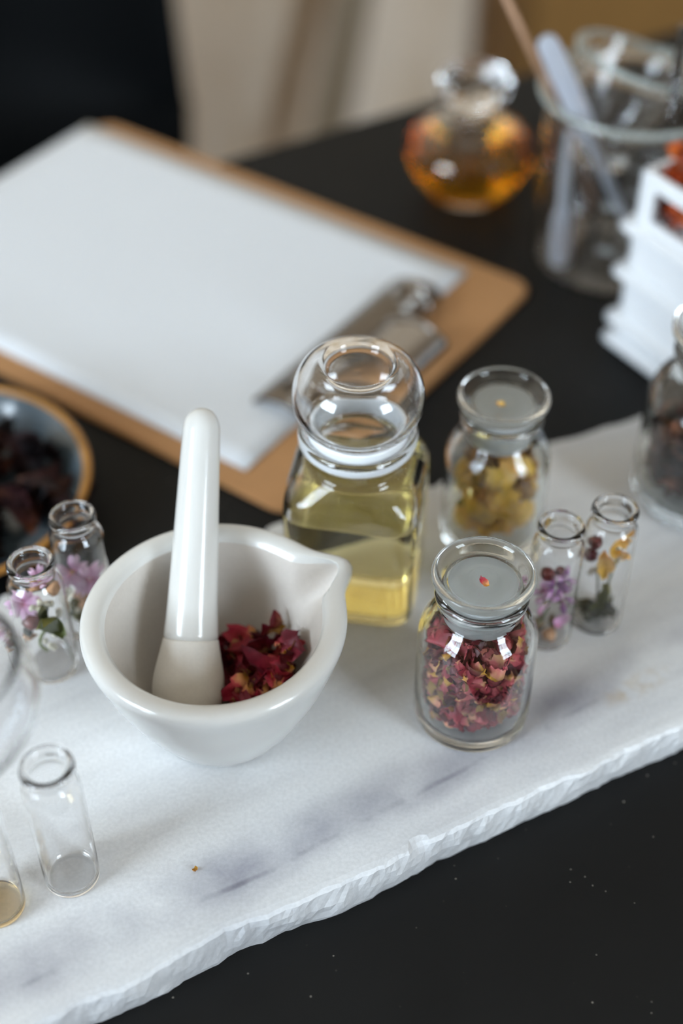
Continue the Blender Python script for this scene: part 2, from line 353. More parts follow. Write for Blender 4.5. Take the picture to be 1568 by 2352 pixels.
# ------------------------------------------------------------------ table
tb = empty('table', (0, 0, FLOOR)); tb.rotation_euler = (0, 0, A30)
tag(tb, 'black table with matt scuffed top carrying the marble slab and clipboard', 'table')
me = box_mesh('tabletop', (.1, .3525, .735), (1.8, .802, .03), .003); o = link('tabletop', me, M['table'], tb)
for a in (-.74, .94):
    for b in (.0, .705):
        link('leg', box_mesh('leg', (a, b, .36), (.05, .05, .72), .003), M['black_metal'], tb)

# ------------------------------------------------------------------ chair, cabinet, batten behind the table
def chair():
    t = empty('shell_chair', (-.385, 1.27, FLOOR)); t.rotation_euler = (0, 0, math.radians(4))
    tag(t, 'black moulded shell chair standing behind the far table edge', 'chair')
    prof = spline([(-.26, .40), (-.24, .435), (-.12, .438), (.02, .425), (.12, .44), (.175, .50), (.20, .60), (.225, .72), (.245, .82), (.252, .855)], 4)
    prof = [(p[0], p[1]) for p in [(v.x, v.y) for v in spline([(a, b, 0) for a, b in [(-.26, .40), (-.24, .435), (-.12, .438), (.02, .425), (.12, .44), (.175, .50), (.20, .60), (.225, .72), (.245, .82), (.252, .855)]], 4)]]
    bm = bmesh.new(); rows = []; N = len(prof); K = 20
    for i, (y, z) in enumerate(prof):
        s = i / (N - 1)
        hw = .215 + .022 * math.sin(PI * min(1, s * 1.15)) - .10 * max(0, (s - .80) / .20) ** 2 - .05 * max(0, (.12 - s) / .12) ** 2
        row = []
        for k in range(K + 1):
            u = -1 + 2 * k / K
            lift = abs(u) ** 2.6 * (.055 if s < .5 else .02)
            wrap = abs(u) ** 2.2 * .10 * min(1, max(0, (s - .3) / .3))
            row.append(bm.verts.new((u * hw, y - wrap, z + lift * (1 - max(0, (s - .8) / .2)))))
        rows.append(row)
    for a, b in zip(rows[:-1], rows[1:]):
        for k in range(K): bm.faces.new([a[k], a[k + 1], b[k + 1], b[k]])
    o = link('seat_shell', bm_mesh(bm, 'seat_shell'), M['black_shell'], t)
    so = o.modifiers.new('thickness', 'SOLIDIFY'); so.thickness = .011; so.offset = -1
    bv = o.modifiers.new('soft', 'SUBSURF'); bv.levels = 1; bv.render_levels = 1
    for sx in (-1, 1):
        for sy in (-1, 1):
            link('leg', tube_mesh('leg', [(sx * .13, sy * .11, .42), (sx * .2, sy * .2, .0)], [.013, .01], 12), M['black_metal'], t)
chair()
cb = empty('wooden_cabinet', rm(1.75, 1.63, FLOOR)); cb.rotation_euler = (0, 0, A30)
tag(cb, 'blurred shallow tan wooden cabinet behind the far right of the table', 'cabinet')
link('carcass', box_mesh('carcass', (0, .055, .44), (1.0, .11, .80), .004), M['cabinet'], cb)
link('plinth', box_mesh('plinth', (0, .055, .02), (.96, .1, .04)), M['cabinet_dark'], cb)
link('top', box_mesh('top', (0, .053, .85), (1.03, .115, .02), .003), M['cabinet'], cb)
for sx in (-1, 1):
    d = link('door', box_mesh('door', (sx * .247, -.011, .44), (.488, .022, .76), .002), M['cabinet'], cb)
    link('handle', tube_mesh('handle', [(sx * .05, -.04, .40), (sx * .05, -.04, .52)], .006, 10), M['black_metal'], d)
bt = link('leaning_batten', box_mesh('leaning_batten', (0, 0, .55), (.055, .02, 1.1), .002), M['batten'], None, rm(.86, 1.60, FLOOR + .012))
bt.rotation_euler = (math.radians(-7), math.radians(17), A30)
tag(bt, 'pale timber batten leaning on the worn wall behind the table', 'batten')

# ------------------------------------------------------------------ marble slab
T = .02
def slab():
    front = [(-.27, .128), (-.2, .168), (-.15, .196), (-.10, .227), (-.06, .248), (-.033, .264), (-.014, .273), (.0, .279), (.029, .295), (.042, .302), (.068, .317), (.093, .328), (.110, .338), (.137, .352), (.18, .373), (.26, .41)]
    back = [(.285, .50), (.27, .598), (.2, .568), (.144, .542), (.099, .524), (.072, .508), (.041, .494), (-.05, .459), (-.149, .422), (-.22, .397), (-.29, .37), (-.30, .25)]
    ctrl = front + back; pts = []
    n = len(ctrl)
    for i in range(n):
        a, b = Vector(ctrl[i]), Vector(ctrl[(i + 1) % n]); k = max(2, int((b - a).length / .0022))
        for j in range(k): pts.append(a.lerp(b, j / k))
    m = len(pts); nor = []
    for i in range(m):
        d = (pts[(i + 1) % m] - pts[i - 1]).normalized(); nor.append(Vector((d.y, -d.x)))
    bm = bmesh.new(); rows = []
    # (outset, z) from the top edge down; the broken edge is rough at two scales
    lv = [(-.0032, T), (-.0011, T - .0003), (.0, T - .0016), (.0006, T - .005), (.001, T - .009), (.0008, T - .013), (.0004, T - .017), (-.0006, .0)]
    for j, (off, z) in enumerate(lv):
        row = []
        for i in range(m):
            p = pts[i]; q = Vector((p.x, p.y, z))
            big = noise.noise(Vector((p.x * 38, p.y * 38, z * 30 + 3))) * .0022 + noise.noise(Vector((p.x * 120, p.y * 120, z * 90))) * .0012
            fine = noise.noise(Vector((p.x * 420, p.y * 420, z * 500 + 9))) * .0007
            chip = max(0, noise.noise(Vector((p.x * 55 + 4, p.y * 55, 2))) - .28) * .012
            amp = (0.75, 1, 1, 1, 1, 1, .9, .75)[j]
            o_ = off + (big + fine) * amp - chip * (.9, 1, .8, .4, .1, 0, 0, 0)[j]
            zz = z - (chip * .55 + max(0, fine) * .7 if j in (1, 2) else 0)
            row.append(bm.verts.new((p.x + nor[i].x * o_, p.y + nor[i].y * o_, zz)))
        rows.append(row)
    for a, b in zip(rows[:-1], rows[1:]):
        for i in range(m): bm.faces.new([b[i], b[(i + 1) % m], a[(i + 1) % m], a[i]])
    for ring in (rows[0], rows[-1]):
        es = [bm.edges.get((ring[i], ring[(i + 1) % m])) for i in range(m)]
        bmesh.ops.triangle_fill(bm, edges=es, use_beauty=True)
    me = bm_mesh(bm, 'marble_slab', False)
    o = link('marble_slab', me, M['marble'])
    tag(o, 'white grey-veined marble slab with rough broken edge under the jars and mortar', 'marble slab')
slab()

# ------------------------------------------------------------------ clipboard and paper
AL = Vector((-.8165, .5773, 0)); BL = Vector((-.5773, -.8165, 0))   # along the sheet, across it
PB = Vector((.0736, .6916, 0))
def rounded_rect(name, hx, hy, r, z0, z1, seg=8, bev=0.0):
    bm = bmesh.new(); vs = []
    for sx, sy, a0 in ((1, 1, 0), (-1, 1, 90), (-1, -1, 180), (1, -1, 270)):
        for k in range(seg + 1):
            a = math.radians(a0 + 90 * k / seg); vs.append(bm.verts.new((sx * (hx - r) + r * math.cos(a), sy * (hy - r) + r * math.sin(a), z0)))
    f = bm.faces.new(vs); ex = bmesh.ops.extrude_face_region(bm, geom=[f])
    for v in ex['geom']:
        if isinstance(v, bmesh.types.BMVert): v.co.z = z1
    if bev:
        ed = [e for e in bm.edges if abs(e.verts[0].co.z - e.verts[1].co.z) < 1e-6]
        bmesh.ops.bevel(bm, geom=ed, offset=bev, segments=2, affect='EDGES')
    return bm_mesh(bm, name, False)
ang = math.atan2(AL.y, AL.x)
LB, WB = .331, .235
bc = PB - AL * .038 + AL * LB / 2 + BL * (.2105 / 2)
cl = empty('clipboard', (bc.x, bc.y, 0), ang); tag(cl, 'brown hardboard clipboard overhanging the far table edge, nickel clip at its near end', 'clipboard')
link('board', rounded_rect('board', LB / 2, WB / 2, .014, .0003, .0035, 8, .0009), M['board'], cl)
pc = PB + AL * .1485 + BL * .105
def sheet():
    bm = bmesh.new(); nx, ny = 24, 16; g = []
    for j in range(ny + 1):
        for i in range(nx + 1):
            x = -.1485 + .297 * i / nx; y = -.105 + .21 * j / ny
            g.append(bm.verts.new((x, y, .0042 + .0012 * (noise.noise(Vector((x * 9, y * 9, 1))) * .5 + .5) * (1 if i else 1))))
    for j in range(ny):
        for i in range(nx): a = j * (nx + 1) + i; bm.faces.new([g[a], g[a + 1], g[a + nx + 2], g[a + nx + 1]])
    o = link('paper_sheet', bm_mesh(bm, 'paper_sheet'), M['paper'], None, (pc.x, pc.y, 0)); o.rotation_euler = (0, 0, ang)
    so = o.modifiers.new('thickness', 'SOLIDIFY'); so.thickness = .0006; so.offset = -1
    tag(o, 'blank white sheet of paper held on the clipboard', 'paper')
sheet()
def clip():
    # local frame of the clipboard: x along the sheet (towards its far end), near end at -LB/2
    x0 = -LB / 2
    jaw = link('clip', None, None, cl); jaw.location = (x0 + .050, -.004, .0045)
    jaw.name = 'clip'; jaw.empty_display_size = .01
    def plate(name, prof, y0, y1, th, m, taper=0.0):
        bm = bmesh.new(); rows = []
        K = 14
        for (x, z) in prof:
            row = []
            for k in range(K + 1):
                y = y0 + (y1 - y0) * k / K; row.append(bm.verts.new((x, y, z)))
            rows.append(row)
        for a, b in zip(rows[:-1], rows[1:]):
            for k in range(K): bm.faces.new([a[k], a[k + 1], b[k + 1], b[k]])
        o = link(name, bm_mesh(bm, name), m, jaw); so = o.modifiers.new('t', 'SOLIDIFY'); so.thickness = th; so.offset = 0
        return o
    plate('jaw', [(.016, .0006), (.0155, .003), (.010, .0065), (.002, .0085), (-.006, .009), (-.012, .008), (-.016, .004)], -.066, .066, .0012, M['clip'])
    plate('lever', [(-.010, .012), (-.018, .019), (-.030, .0235), (-.043, .0235), (-.049, .021), (-.0515, .017)], -.015, .015, .0013, M['clip_shine'])
    for s in (-1, 1):
        link('coil_spring', tube_mesh('coil_spring', [Vector((-.014 + .0038 * math.cos(t * .7), s * (.030 + t * .00032), .0125 + .0038 * math.sin(t * .7))) for t in range(0, 44)], .0009, 8), M['clip_shine'], jaw)
        link('lever_arm', tube_mesh('lever_arm', spline([(-.010, s * .016, .010), (-.018, s * .016, .020), (-.035, s * .0155, .0245), (-.048, s * .013, .021)], 6), .0016, 8), M['clip_shine'], jaw)
        link('hinge_loop', tube_mesh('hinge_loop', spline([(.008, s * .05, .006), (.0, s * .052, .016), (-.012, s * .05, .018), (-.02, s * .046, .008)], 6), .0018, 8), M['clip_shine'], jaw)
        rv = lathe('rivet', [(0, 0), (.004, 0), (.004, .001), (.0025, .0018), (0, .002)], 16, 1); link('rivet', rv, M['clip_shine'], jaw, (-.006, s * .058, .0092))
clip()

# ------------------------------------------------------------------ mortar and pestle
MX, MY = -.048, .3565
SPA = math.radians(30)
def spout(x, y, z, t, r):
    d = (t - SPA + PI) % (2 * PI) - PI
    g = math.exp(-(d / .155) ** 2); s = min(1, max(0, (z - .034) / .021)); s = s * s * (3 - 2 * s)
    inner = r < .0435 and z > .01
    k = g * s * (.0145 if inner and z > .03 else .0085)
    kk = math.exp(-(d / .30) ** 2) * s * .0012
    return x + math.cos(t) * (k + kk), y + math.sin(t) * (k + kk), z - (g * .0012 * s if z > .05 else 0)
mt = empty('mortar', (MX, MY, T)); tag(mt, 'white porcelain mortar with pouring lip standing on the marble', 'mortar')
mo = [(0, 0), (.022, 0), (.0262, .0006), (.0298, .0060), (.0372, .0200), (.0438, .0350), (.0480, .0480), (.0500, .0545), (.0503, .0580), (.0488, .0603), (.0458, .0609), (.0425, .0600), (.0408, .0575)]
mi = [(.0408, .0575), (.0392, .0450), (.0348, .0290), (.0270, .0165), (.0150, .0095), (0, .0075)]
link('body', lathe('body', mo, 128, 2, spout), M['porcelain'], mt)
link('grinding_surface', lathe('grinding_surface', mi, 128, 2, spout), M['bisque'], mt)

pb = Vector((-.0598, .3490, .0415)); pt = Vector((-.0544, .4218, .1180)); ax = (pt - pb).normalized(); L = (pt - pb).length
ps = empty('pestle', pb); ps.rotation_mode = 'QUATERNION'; ps.rotation_quaternion = axis_rot(ax)
tag(ps, 'white porcelain pestle leaning against the back rim of the mortar', 'pestle')
grip = [(0, .0215), (.01095, .0210), (.0104, .027), (.0099, .034), (.0094, .046), (.0085, .070), (.0078, .090), (.0076, .096), (.0074, L - .006)] + [(.0073 * math.cos(k * PI / 24) ** .85, L - .0030 + .0095 * math.sin(k * PI / 24)) for k in range(0, 12)] + [(0, L + .0065)]
head = [(0, -.0128), (.0055, -.0120), (.0105, -.0085), (.0136, -.0025), (.0142, .003), (.0136, .009), (.0120, .016), (.0111, .0205), (.0108, .0222), (.0100, .0225), (0, .0225)]
link('grip', lathe('grip', grip, 48, 2), M['porcelain'], ps)
link('grinding_head', lathe('grinding_head', head, 48, 2), M['pestle_head'], ps)

# ------------------------------------------------------------------ petals
def petal_mesh(name, ln, wd, curl, cup, crump, seed, foot=.35, nu=6, nv=7, m=None, notch=0.0):
    bm = bmesh.new(); la = bm.verts.layers.float.new('along'); g = []
    for j in range(nv + 1):
        v = j / nv
        hw = wd / 2 * (foot + (1 - foot) * math.sin(min(1, v * 1.25) * PI / 2)) * math.sqrt(max(0.02, 1 - max(0, (v - .62) / .40) ** 2))
        for i in range(nu + 1):
            u = -1 + 2 * i / nu
            x = u * hw; y = ln * (v - .5) - notch * ln * (1 - abs(u)) * max(0, v - .7)
            z = cup * wd * (u * u) * (0.4 + v) + curl * ln * (v - .35) ** 2
            q = Vector((x / ln * 2.6 + seed * 7.7, y / ln * 2.6, seed * 3.1))
            dv = noise.noise_vector(q) * crump * ln + noise.noise_vector(q * 2.7) * crump * ln * .45
            vt = bm.verts.new((x + dv.x, y + dv.y, z + dv.z)); vt[la] = min(1, max(0, v + abs(u) * .12)); g.append(vt)
    for j in range(nv):
        for i in range(nu):
            a = j * (nu + 1) + i; bm.faces.new([g[a], g[a + 1], g[a + nu + 2], g[a + nu + 1]])
    me = bm_mesh(bm, name); 
    if m: me.materials.append(m)
    return me
def variants(name, n, ln, wd, m, crump=.16, curl=1.2, cup=.4, nu=5, nv=6, seed0=0):
    r = random.Random(seed0 + 11)
    return [petal_mesh(name, ln * r.uniform(.8, 1.2), wd * r.uniform(.8, 1.2), curl * r.uniform(-.6, 1.2), cup * r.uniform(-.4, 1.2), crump, seed0 + k * 1.37, .35, nu, nv, m) for k in range(n)]
def rot_rand(r): return Euler((r.uniform(0, 2 * PI), r.uniform(0, 2 * PI), r.uniform(0, 2 * PI)))
V_rose = variants('rose_petal', 12, .0130, .0120, M['rose'], .27, 1.9, .6, 7, 8)
V_old = variants('rose_petal', 14, .0125, .0110, M['rose_old'], .30, 2.2, .7, 7, 8, seed0=40)

def bowl_z(r):   # inner surface of the mortar
    q = chaikin(mi, 2)
    for (r1, z1), (r2, z2) in zip(q[:-1], q[1:]):
        if r2 <= r <= r1: return z2 + (z1 - z2) * (r - r2) / max(1e-9, r1 - r2)
    return q[-1][1]
def side(x, y, cx, cy):
    return ('front' if y < cy else 'back') + ' ' + ('left' if x < cx else 'right')
r = random.Random(5); cnt = 0; tries = 0
while cnt < 95 and tries < 5000:
    tries += 1
    a = r.uniform(0, 2 * PI); rr = math.sqrt(r.random()) * .0285
    x = MX + .0125 + rr * math.cos(a); y = MY - .001 + rr * math.sin(a) * .95
    rc = math.hypot(x - MX, y - MY)
    if rc > .031: continue
    hz = .0125 * (1 - (rr / .0285) ** 2)
    z = T + bowl_z(rc) + .0035 + r.uniform(.2, 1) * (hz + .004)
    dz = Vector((x, y, z)) - pb; s = dz.dot(ax); dist = (dz - ax * s).length
    if s < .034 and dist < .0195: continue
    # keep the scrap clear of the sloping wall
    k = max(0, rc - .020) / max(rc, 1e-6)
    x -= (x - MX) * k * .18; y -= (y - MY) * k * .18
    o = link('rose_petal', r.choice(V_rose), None, None, (x, y, z)); o.rotation_euler = rot_rand(r); o.scale = (r.uniform(.55, .85),) * 3
    tag(o, 'crimson rose petal at %s, %s of the pile in the mortar' % (side(x, y, MX + .0125, MY - .001), 'on top' if z > T + .022 else 'half way up' if z > T + .016 else 'at the bottom'), 'petal', 'rose petals in the mortar'); cnt += 1

# ------------------------------------------------------------------ stoppered apothecary jars
JAR = [(0, .0012), (.0150, .0010), (.0195, .0003), (.0226, .0009), (.0232, .0040), (.0232, .0430), (.0228, .0500), (.0195, .0560), (.0160, .0590), (.0150, .0610), (.0150, .0645), (.0166, .0662), (.0178, .0685), (.0176, .0708), (.0162, .0722),
       (.0150, .0715), (.0142, .0690), (.0136, .0640), (.0132, .0605), (.0148, .0580), (.0180, .0545), (.0205, .0495), (.0212, .0430), (.0212, .0085), (.0200, .0060), (.0150, .0050), (0, .0056)]
DISC = [(0, .0735), (.0138, .0735), (.0148, .0742), (.0165, .0752), (.0188, .0772), (.0196, .0788), (.0193, .0804), (.0182, .0808), (.0166, .0803), (.0150, .0788), (.0132, .0772), (.0105, .0768), (.0068, .0766), (.0060, .0770), (.0050, .0776), (.0040, .0772), (0, .0770)]
PLUG = [(0, .0560), (.0112, .0560), (.0124, .0568), (.0130, .0620), (.0138, .0700), (.0141, .0738), (.0120, .0744), (0, .0744)]
PLUGIN = [(0, .0725), (.0108, .0725), (.0112, .0715), (.0104, .0600), (.0098, .0582), (0, .0580)]
def sc_prof(p, k, kz=None): return [(a * k, b * (kz or k)) for a, b in p]
def jar(loc, label, k=1.0, kz=1.0, tilt=None):
    e = empty('stoppered_jar', loc); tag(e, label, 'jar')
    link('glass_body', lathe('glass_body', sc_prof(JAR, k, kz), 80, 2), M['jar_glass'], e)
    st = link('stopper', lathe('stopper', sc_prof(DISC, k, kz), 72, 2), M['jar_glass'], e)
    bm = bmesh.new(); add_lathe(bm, chaikin(sc_prof(PLUG, k, kz), 2), 64); add_lathe(bm, chaikin(sc_prof(PLUGIN, k, kz), 2), 64)
    link('stopper_plug', bm_mesh(bm, 'stopper_plug', normals=False), M['frosted'], st)
    if tilt:
        st.rotation_euler = tilt
    return e
RJ = (.0522, .3590); YJ = (.0680, .4615); DJ = (.1690, .4890)
jar((*RJ, T), 'squat stoppered glass jar full of red rose petals, right of the mortar')
jar((*YJ, T), 'stoppered glass jar of dried yellow flowers beside the oil bottle')
jar((*DJ, T), 'large stoppered jar of dark dried hibiscus cut by the right edge', 1.42, 1.16)

def inside(o, cx, cy, rad, zlo, zhi, neck=None):
    m = Matrix.LocRotScale(o.location, o.rotation_euler, o.scale)
    for v in o.data.vertices:
        p = m @ v.co
        lim = rad if not neck or p.z < neck[0] else rad - (p.z - neck[0]) * neck[1]
        if math.hypot(p.x - cx, p.y - cy) > lim or p.z < zlo or p.z > zhi: return False
    return True
def wall_piece(nm, vs, r, cx, cy, rad, ang, z, s, lim, zlo, zhi, neck=None):
    # a piece pressed against the inside of a jar wall
    n_ = Vector((math.cos(ang), math.sin(ang), 0)); q = r.uniform(0, 2 * PI)
    t_ = Vector((-n_.y, n_.x, 0)) * math.cos(q) + Vector((0, 0, 1)) * math.sin(q)
    zz = (n_ * -1 + Vector((r.uniform(-.35, .35), r.uniform(-.35, .35), r.uniform(-.3, .3)))).normalized()
    t_ = (t_ - zz * t_.dot(zz)).normalized(); xx = t_.cross(zz)
    me = r.choice(vs)
    for k in range(8):
        o = link(nm, me, None, None, (cx + n_.x * rad, cy + n_.y * rad, z)); o.rotation_euler = Matrix((xx, t_, zz)).transposed().to_euler(); o.scale = (s,) * 3
        if inside(o, cx, cy, lim, zlo, zhi, neck): return o
        bpy.data.objects.remove(o); rad -= .0006; s *= .97
    return None
r = random.Random(22); k = 0
def jar_label(z, a): return 'red and buff rose petal %s, %s side of the squat jar' % ('under the neck' if z > .045 else 'at upper mid height' if z > .034 else 'at lower mid height' if z > .021 else 'on the floor', side(math.cos(a), math.sin(a), 0, 0))
for _ in range(150):
    z = r.uniform(.010, .048); a = r.uniform(math.radians(150), math.radians(390))
    o = wall_piece('rose_petal', V_old, r, *RJ, .0192, a, T + z, r.uniform(.6, .9), .0209, T + .0060, T + .058, (T + .047, .5))
    if o: tag(o, jar_label(z, a), 'petal', 'rose petals in the jar'); k += 1
    if k >= 120: break
n = 0
while n < 150:
    z = r.uniform(.0090, .0555); rm_ = .0195 if z < .044 else .0195 - (z - .044) * .36
    a = r.uniform(0, 2 * PI); rr = rm_ * math.sqrt(r.uniform(.3, 1))
    o = link('rose_petal', r.choice(V_old), None, None, (RJ[0] + rr * math.cos(a), RJ[1] + rr * math.sin(a), T + z))
    o.rotation_euler = rot_rand(r); o.scale = (r.uniform(.6, .95),) * 3
    if not inside(o, *RJ, .0208, T + .0062, T + .060, (T + .046, .55)): bpy.data.objects.remove(o); continue
    tag(o, jar_label(z, a), 'petal', 'rose petals in the jar'); n += 1
def crumb(loc, m, s, label, seed):
    o = link('petal_crumb', petal_mesh('petal_crumb', s, s * .8, .5, .3, .2, seed, m=m), None, None, loc)
    o.rotation_euler = (.1, .15, seed); tag(o, label, 'petal crumb'); return o
crumb((RJ[0] - .0003, RJ[1] - .0035, T + .0784), M['rose'], .0042, 'dark red petal crumb lying in the dished stopper of the rose jar', 1.0)
crumb((YJ[0] - .0015, YJ[1] - .0045, T + .0784), M['yellow'], .0042, 'yellow petal crumb lying in the dished stopper of the yellow flower jar', 2.0)
crumb((-.0535, .2845, T + .0006), M['ochre'], .0026, 'tiny ochre crumb lying on the bare marble near the front edge', 3.0)

def bowl_of(vs, nm, count, cx, cy, z0, z1, rad, label, cat, grp, seed, s0, s1, inner=.1, shrink_top=None):
    r = random.Random(seed)
    for _ in range(count):
        a = r.uniform(0, 2 * PI); z = r.uniform(z0, z1); R = rad if not shrink_top or z < shrink_top[0] else rad - (z - shrink_top[0]) * shrink_top[1]
        q = R * math.sqrt(r.uniform(inner, 1))
        o = link(nm, r.choice(vs), None, None, (cx + q * math.cos(a), cy + q * math.sin(a), z)); o.rotation_euler = rot_rand(r); o.scale = (r.uniform(s0, s1),) * 3
        if not inside(o, cx, cy, rad + .002, z0 - .004, z1 + .006, shrink_top): bpy.data.objects.remove(o); continue
        tag(o, label % (('high' if z > z0 + .032 else 'half way up' if z > z0 + .016 else 'low'), side(math.cos(a), math.sin(a), 0, 0)), cat, grp)
V_hib = variants('dried_hibiscus', 8, .021, .014, M['hibiscus'], .22, 1.6, .8, 5, 7, seed0=80)
bowl_of(V_hib, 'dried_hibiscus', 330, DJ[0], DJ[1], T + .0125, T + .0585, .0275, 'dark dried hibiscus calyx %s, %s side inside the large right-hand jar', 'dried hibiscus', 'dried hibiscus in the large jar', 31, .55, .85, .3, (T + .054, .6))

r = random.Random(35)
for _ in range(75):
    a = math.radians(r.uniform(140, 290)); z = r.uniform(.012, .052)
    o = wall_piece('dried_hibiscus', V_hib, r, *DJ, .0275, a, T + z, r.uniform(.6, .85), .0296, T + .0105, T + .064, (T + .052, .6))
    if o: tag(o, 'dark dried hibiscus calyx %s, %s side inside the large right-hand jar' % ('high' if z > .042 else 'half way up' if z > .026 else 'low', side(math.cos(a), math.sin(a), 0, 0)), 'dried hibiscus', 'dried hibiscus in the large jar')

# yellow flower heads in the jar
V_yel = [petal_mesh('petal', .021 * s, .020 * s, c, u, .11, 200 + i, .3, 7, 8, M['yellow']) for i, (s, c, u) in enumerate(((1, 1.1, .3), (.9, 1.6, .5), (1.1, .7, .6), (.85, 1.9, .2)))]
V_och = [petal_mesh('petal', .016 * s, .015 * s, c, u, .16, 220 + i, .3, 7, 8, M['ochre']) for i, (s, c, u) in enumerate(((1, 1.1, .6), (.9, 1.7, .5), (1.1, .7, .8)))]
V_leaf = [petal_mesh('sepal', .015, .0055, 1.0, .4, .14, 240 + i, .25, 5, 8, M['leaf']) for i in range(3)]
def flower_head(name, loc, vs, count, sep, tilt, rad, label, cat, grp, seed, scale=1.0, open_=.55):
    e = empty(name, loc); e.rotation_euler = tilt; tag(e, label, cat, grp); r = random.Random(seed)
    for k in range(count):
        a = 2 * PI * k / count + r.uniform(-.25, .25)
        o = link('petal', r.choice(vs), None, e); 
        op = open_ + r.uniform(-.2, .2)
        d = Vector((math.cos(a) * math.sin(op), math.sin(a) * math.sin(op), math.cos(op)))
        o.location = d * rad; yv = d; xv = Vector((-math.sin(a), math.cos(a), 0)); zv = xv.cross(yv)
        o.rotation_euler = Matrix((xv, yv, zv)).transposed().to_euler(); o.scale = (scale * r.uniform(.85, 1.1),) * 3
    for k in range(sep):
        a = 2 * PI * k / max(sep, 1) + .3; op = 1.9
        d = Vector((math.cos(a) * math.sin(op), math.sin(a) * math.sin(op), math.cos(op)))
        o = link('sepal', r.choice(V_leaf), None, e); o.location = d * rad * .7 - Vector((0, 0, .002)); xv = Vector((-math.sin(a), math.cos(a), 0)); zv = xv.cross(d)
        o.rotation_euler = Matrix((xv, d, zv)).transposed().to_euler(); o.scale = (.8 * scale,) * 3
    return e
yx, yy = YJ
def keep_in(e, rad, zlo, zhi):
    for _ in range(12):
        bpy.context.view_layer.update(); bad = False
        for c in e.children:
            for v in c.data.vertices:
                p = c.matrix_world @ v.co
                if math.hypot(p.x - yx, p.y - yy) > rad or p.z < zlo or p.z > zhi: bad = True; break
        if not bad: return
        e.scale = e.scale * .93; e.location.x += (yx - e.location.x) * .12; e.location.y += (yy - e.location.y) * .12
rad5 = math.radians
for loc, vs, np_, sp_, tl, rd, lb, sd, scl, opn in (
    ((-.001, -.008, .0215), V_yel, 6, 0, (rad5(62), .1, .3), .0070, 'large pale yellow rose head low in the yellow flower jar', 3, .95, .80),
    ((.002, .001, .0470), V_yel, 5, 2, (rad5(70), .2, .4), .0055, 'yellow rose head just under the stopper of the yellow flower jar', 4, .72, .85),
    ((-.009, -.003, .0420), V_och, 5, 0, (rad5(60), -.4, 1.3), .0045, 'ochre brown rose head at upper left of the yellow flower jar', 5, .85, .7),
    ((.009, -.005, .0330), V_och, 5, 4, (rad5(85), .5, .3), .0045, 'withered brown rose head with green sepals, right in the yellow jar', 6, .75, .7),
    ((-.007, -.005, .0320), V_leaf, 6, 0, (rad5(60), -.6, .3), .0045, 'olive sepal cluster at left of the yellow flower jar', 8, .8, .8)):
    e_ = flower_head('yellow_rose', (yx + loc[0], yy + loc[1], T + loc[2]), vs, np_, sp_, tl, rd, lb, 'flower', None, sd, scl, opn)
    keep_in(e_, .0208, T + .0065, T + .0585)

r = random.Random(64)
for nm, vs, cnt_, xr, yr, zr, s0, s1, lb in (
    ('yellow_petal', V_yel, 14, (-.013, .012), (-.017, -.004), (.014, .033), .6, .85, 'broad pale yellow petal low in the yellow flower jar, front'),
    ('yellow_petal', V_yel, 5, (-.008, .010), (-.008, .010), (.045, .052), .5, .7, 'yellow petal under the neck of the yellow flower jar'),
    ('ochre_petal', V_och, 5, (-.016, -.003), (-.010, .006), (.038, .050), .7, .95, 'ochre petal at upper left inside the yellow flower jar'),
    ('ochre_petal', V_och, 4, (.005, .016), (-.012, .004), (.034, .042), .6, .85, 'brown withered petal at mid right inside the yellow flower jar'),
    ('dry_leaf', V_leaf, 4, (-.002, .012), (-.013, .0), (.034, .042), .7, 1.0, 'narrow olive leaf half way up inside the yellow flower jar')):
    k = 0; tr = 0
    while k < cnt_ and tr < 400:
        tr += 1
        o = link(nm, r.choice(vs), None, None, (yx + r.uniform(*xr), yy + r.uniform(*yr), T + r.uniform(*zr)))
        o.rotation_euler = (rad5(r.uniform(25, 85)), r.uniform(-.6, .6), r.uniform(-.9, .9)); o.scale = (r.uniform(s0, s1),) * 3
        if not inside(o, yx, yy, .0207, T + .0062, T + .0590, (T + .047, .6)): bpy.data.objects.remove(o); continue
        tag(o, lb, 'leaf' if nm == 'dry_leaf' else 'petal', lb.split(' inside')[0].split(' of the')[0] + ' pieces'); k += 1

r = random.Random(66)
for nm, vs, cnt_, ar, zr, s0, s1, lb in (
    ('yellow_petal', V_yel, 9, (195, 345), (.016, .034), .7, .9, 'broad pale yellow petal pressed to the front wall of the yellow flower jar'),
    ('yellow_petal', V_yel, 3, (240, 330), (.046, .049), .55, .7, 'yellow petal pressed to the shoulder of the yellow flower jar'),
    ('ochre_petal', V_och, 4, (180, 240), (.039, .047), .8, 1.0, 'ochre petal pressed to the upper left wall of the yellow flower jar'),
    ('ochre_petal', V_och, 3, (310, 370), (.036, .043), .7, .9, 'brown petal pressed to the right wall of the yellow flower jar')):
    for k in range(cnt_):
        o = wall_piece(nm, vs, r, yx, yy, .0188, math.radians(ar[0] + (ar[1] - ar[0]) * (k + .5) / cnt_), T + r.uniform(*zr), r.uniform(s0, s1), .0208, T + .0062, T + .059, (T + .047, .6))
        if o: tag(o, lb, 'petal', lb.split(' of the')[0])

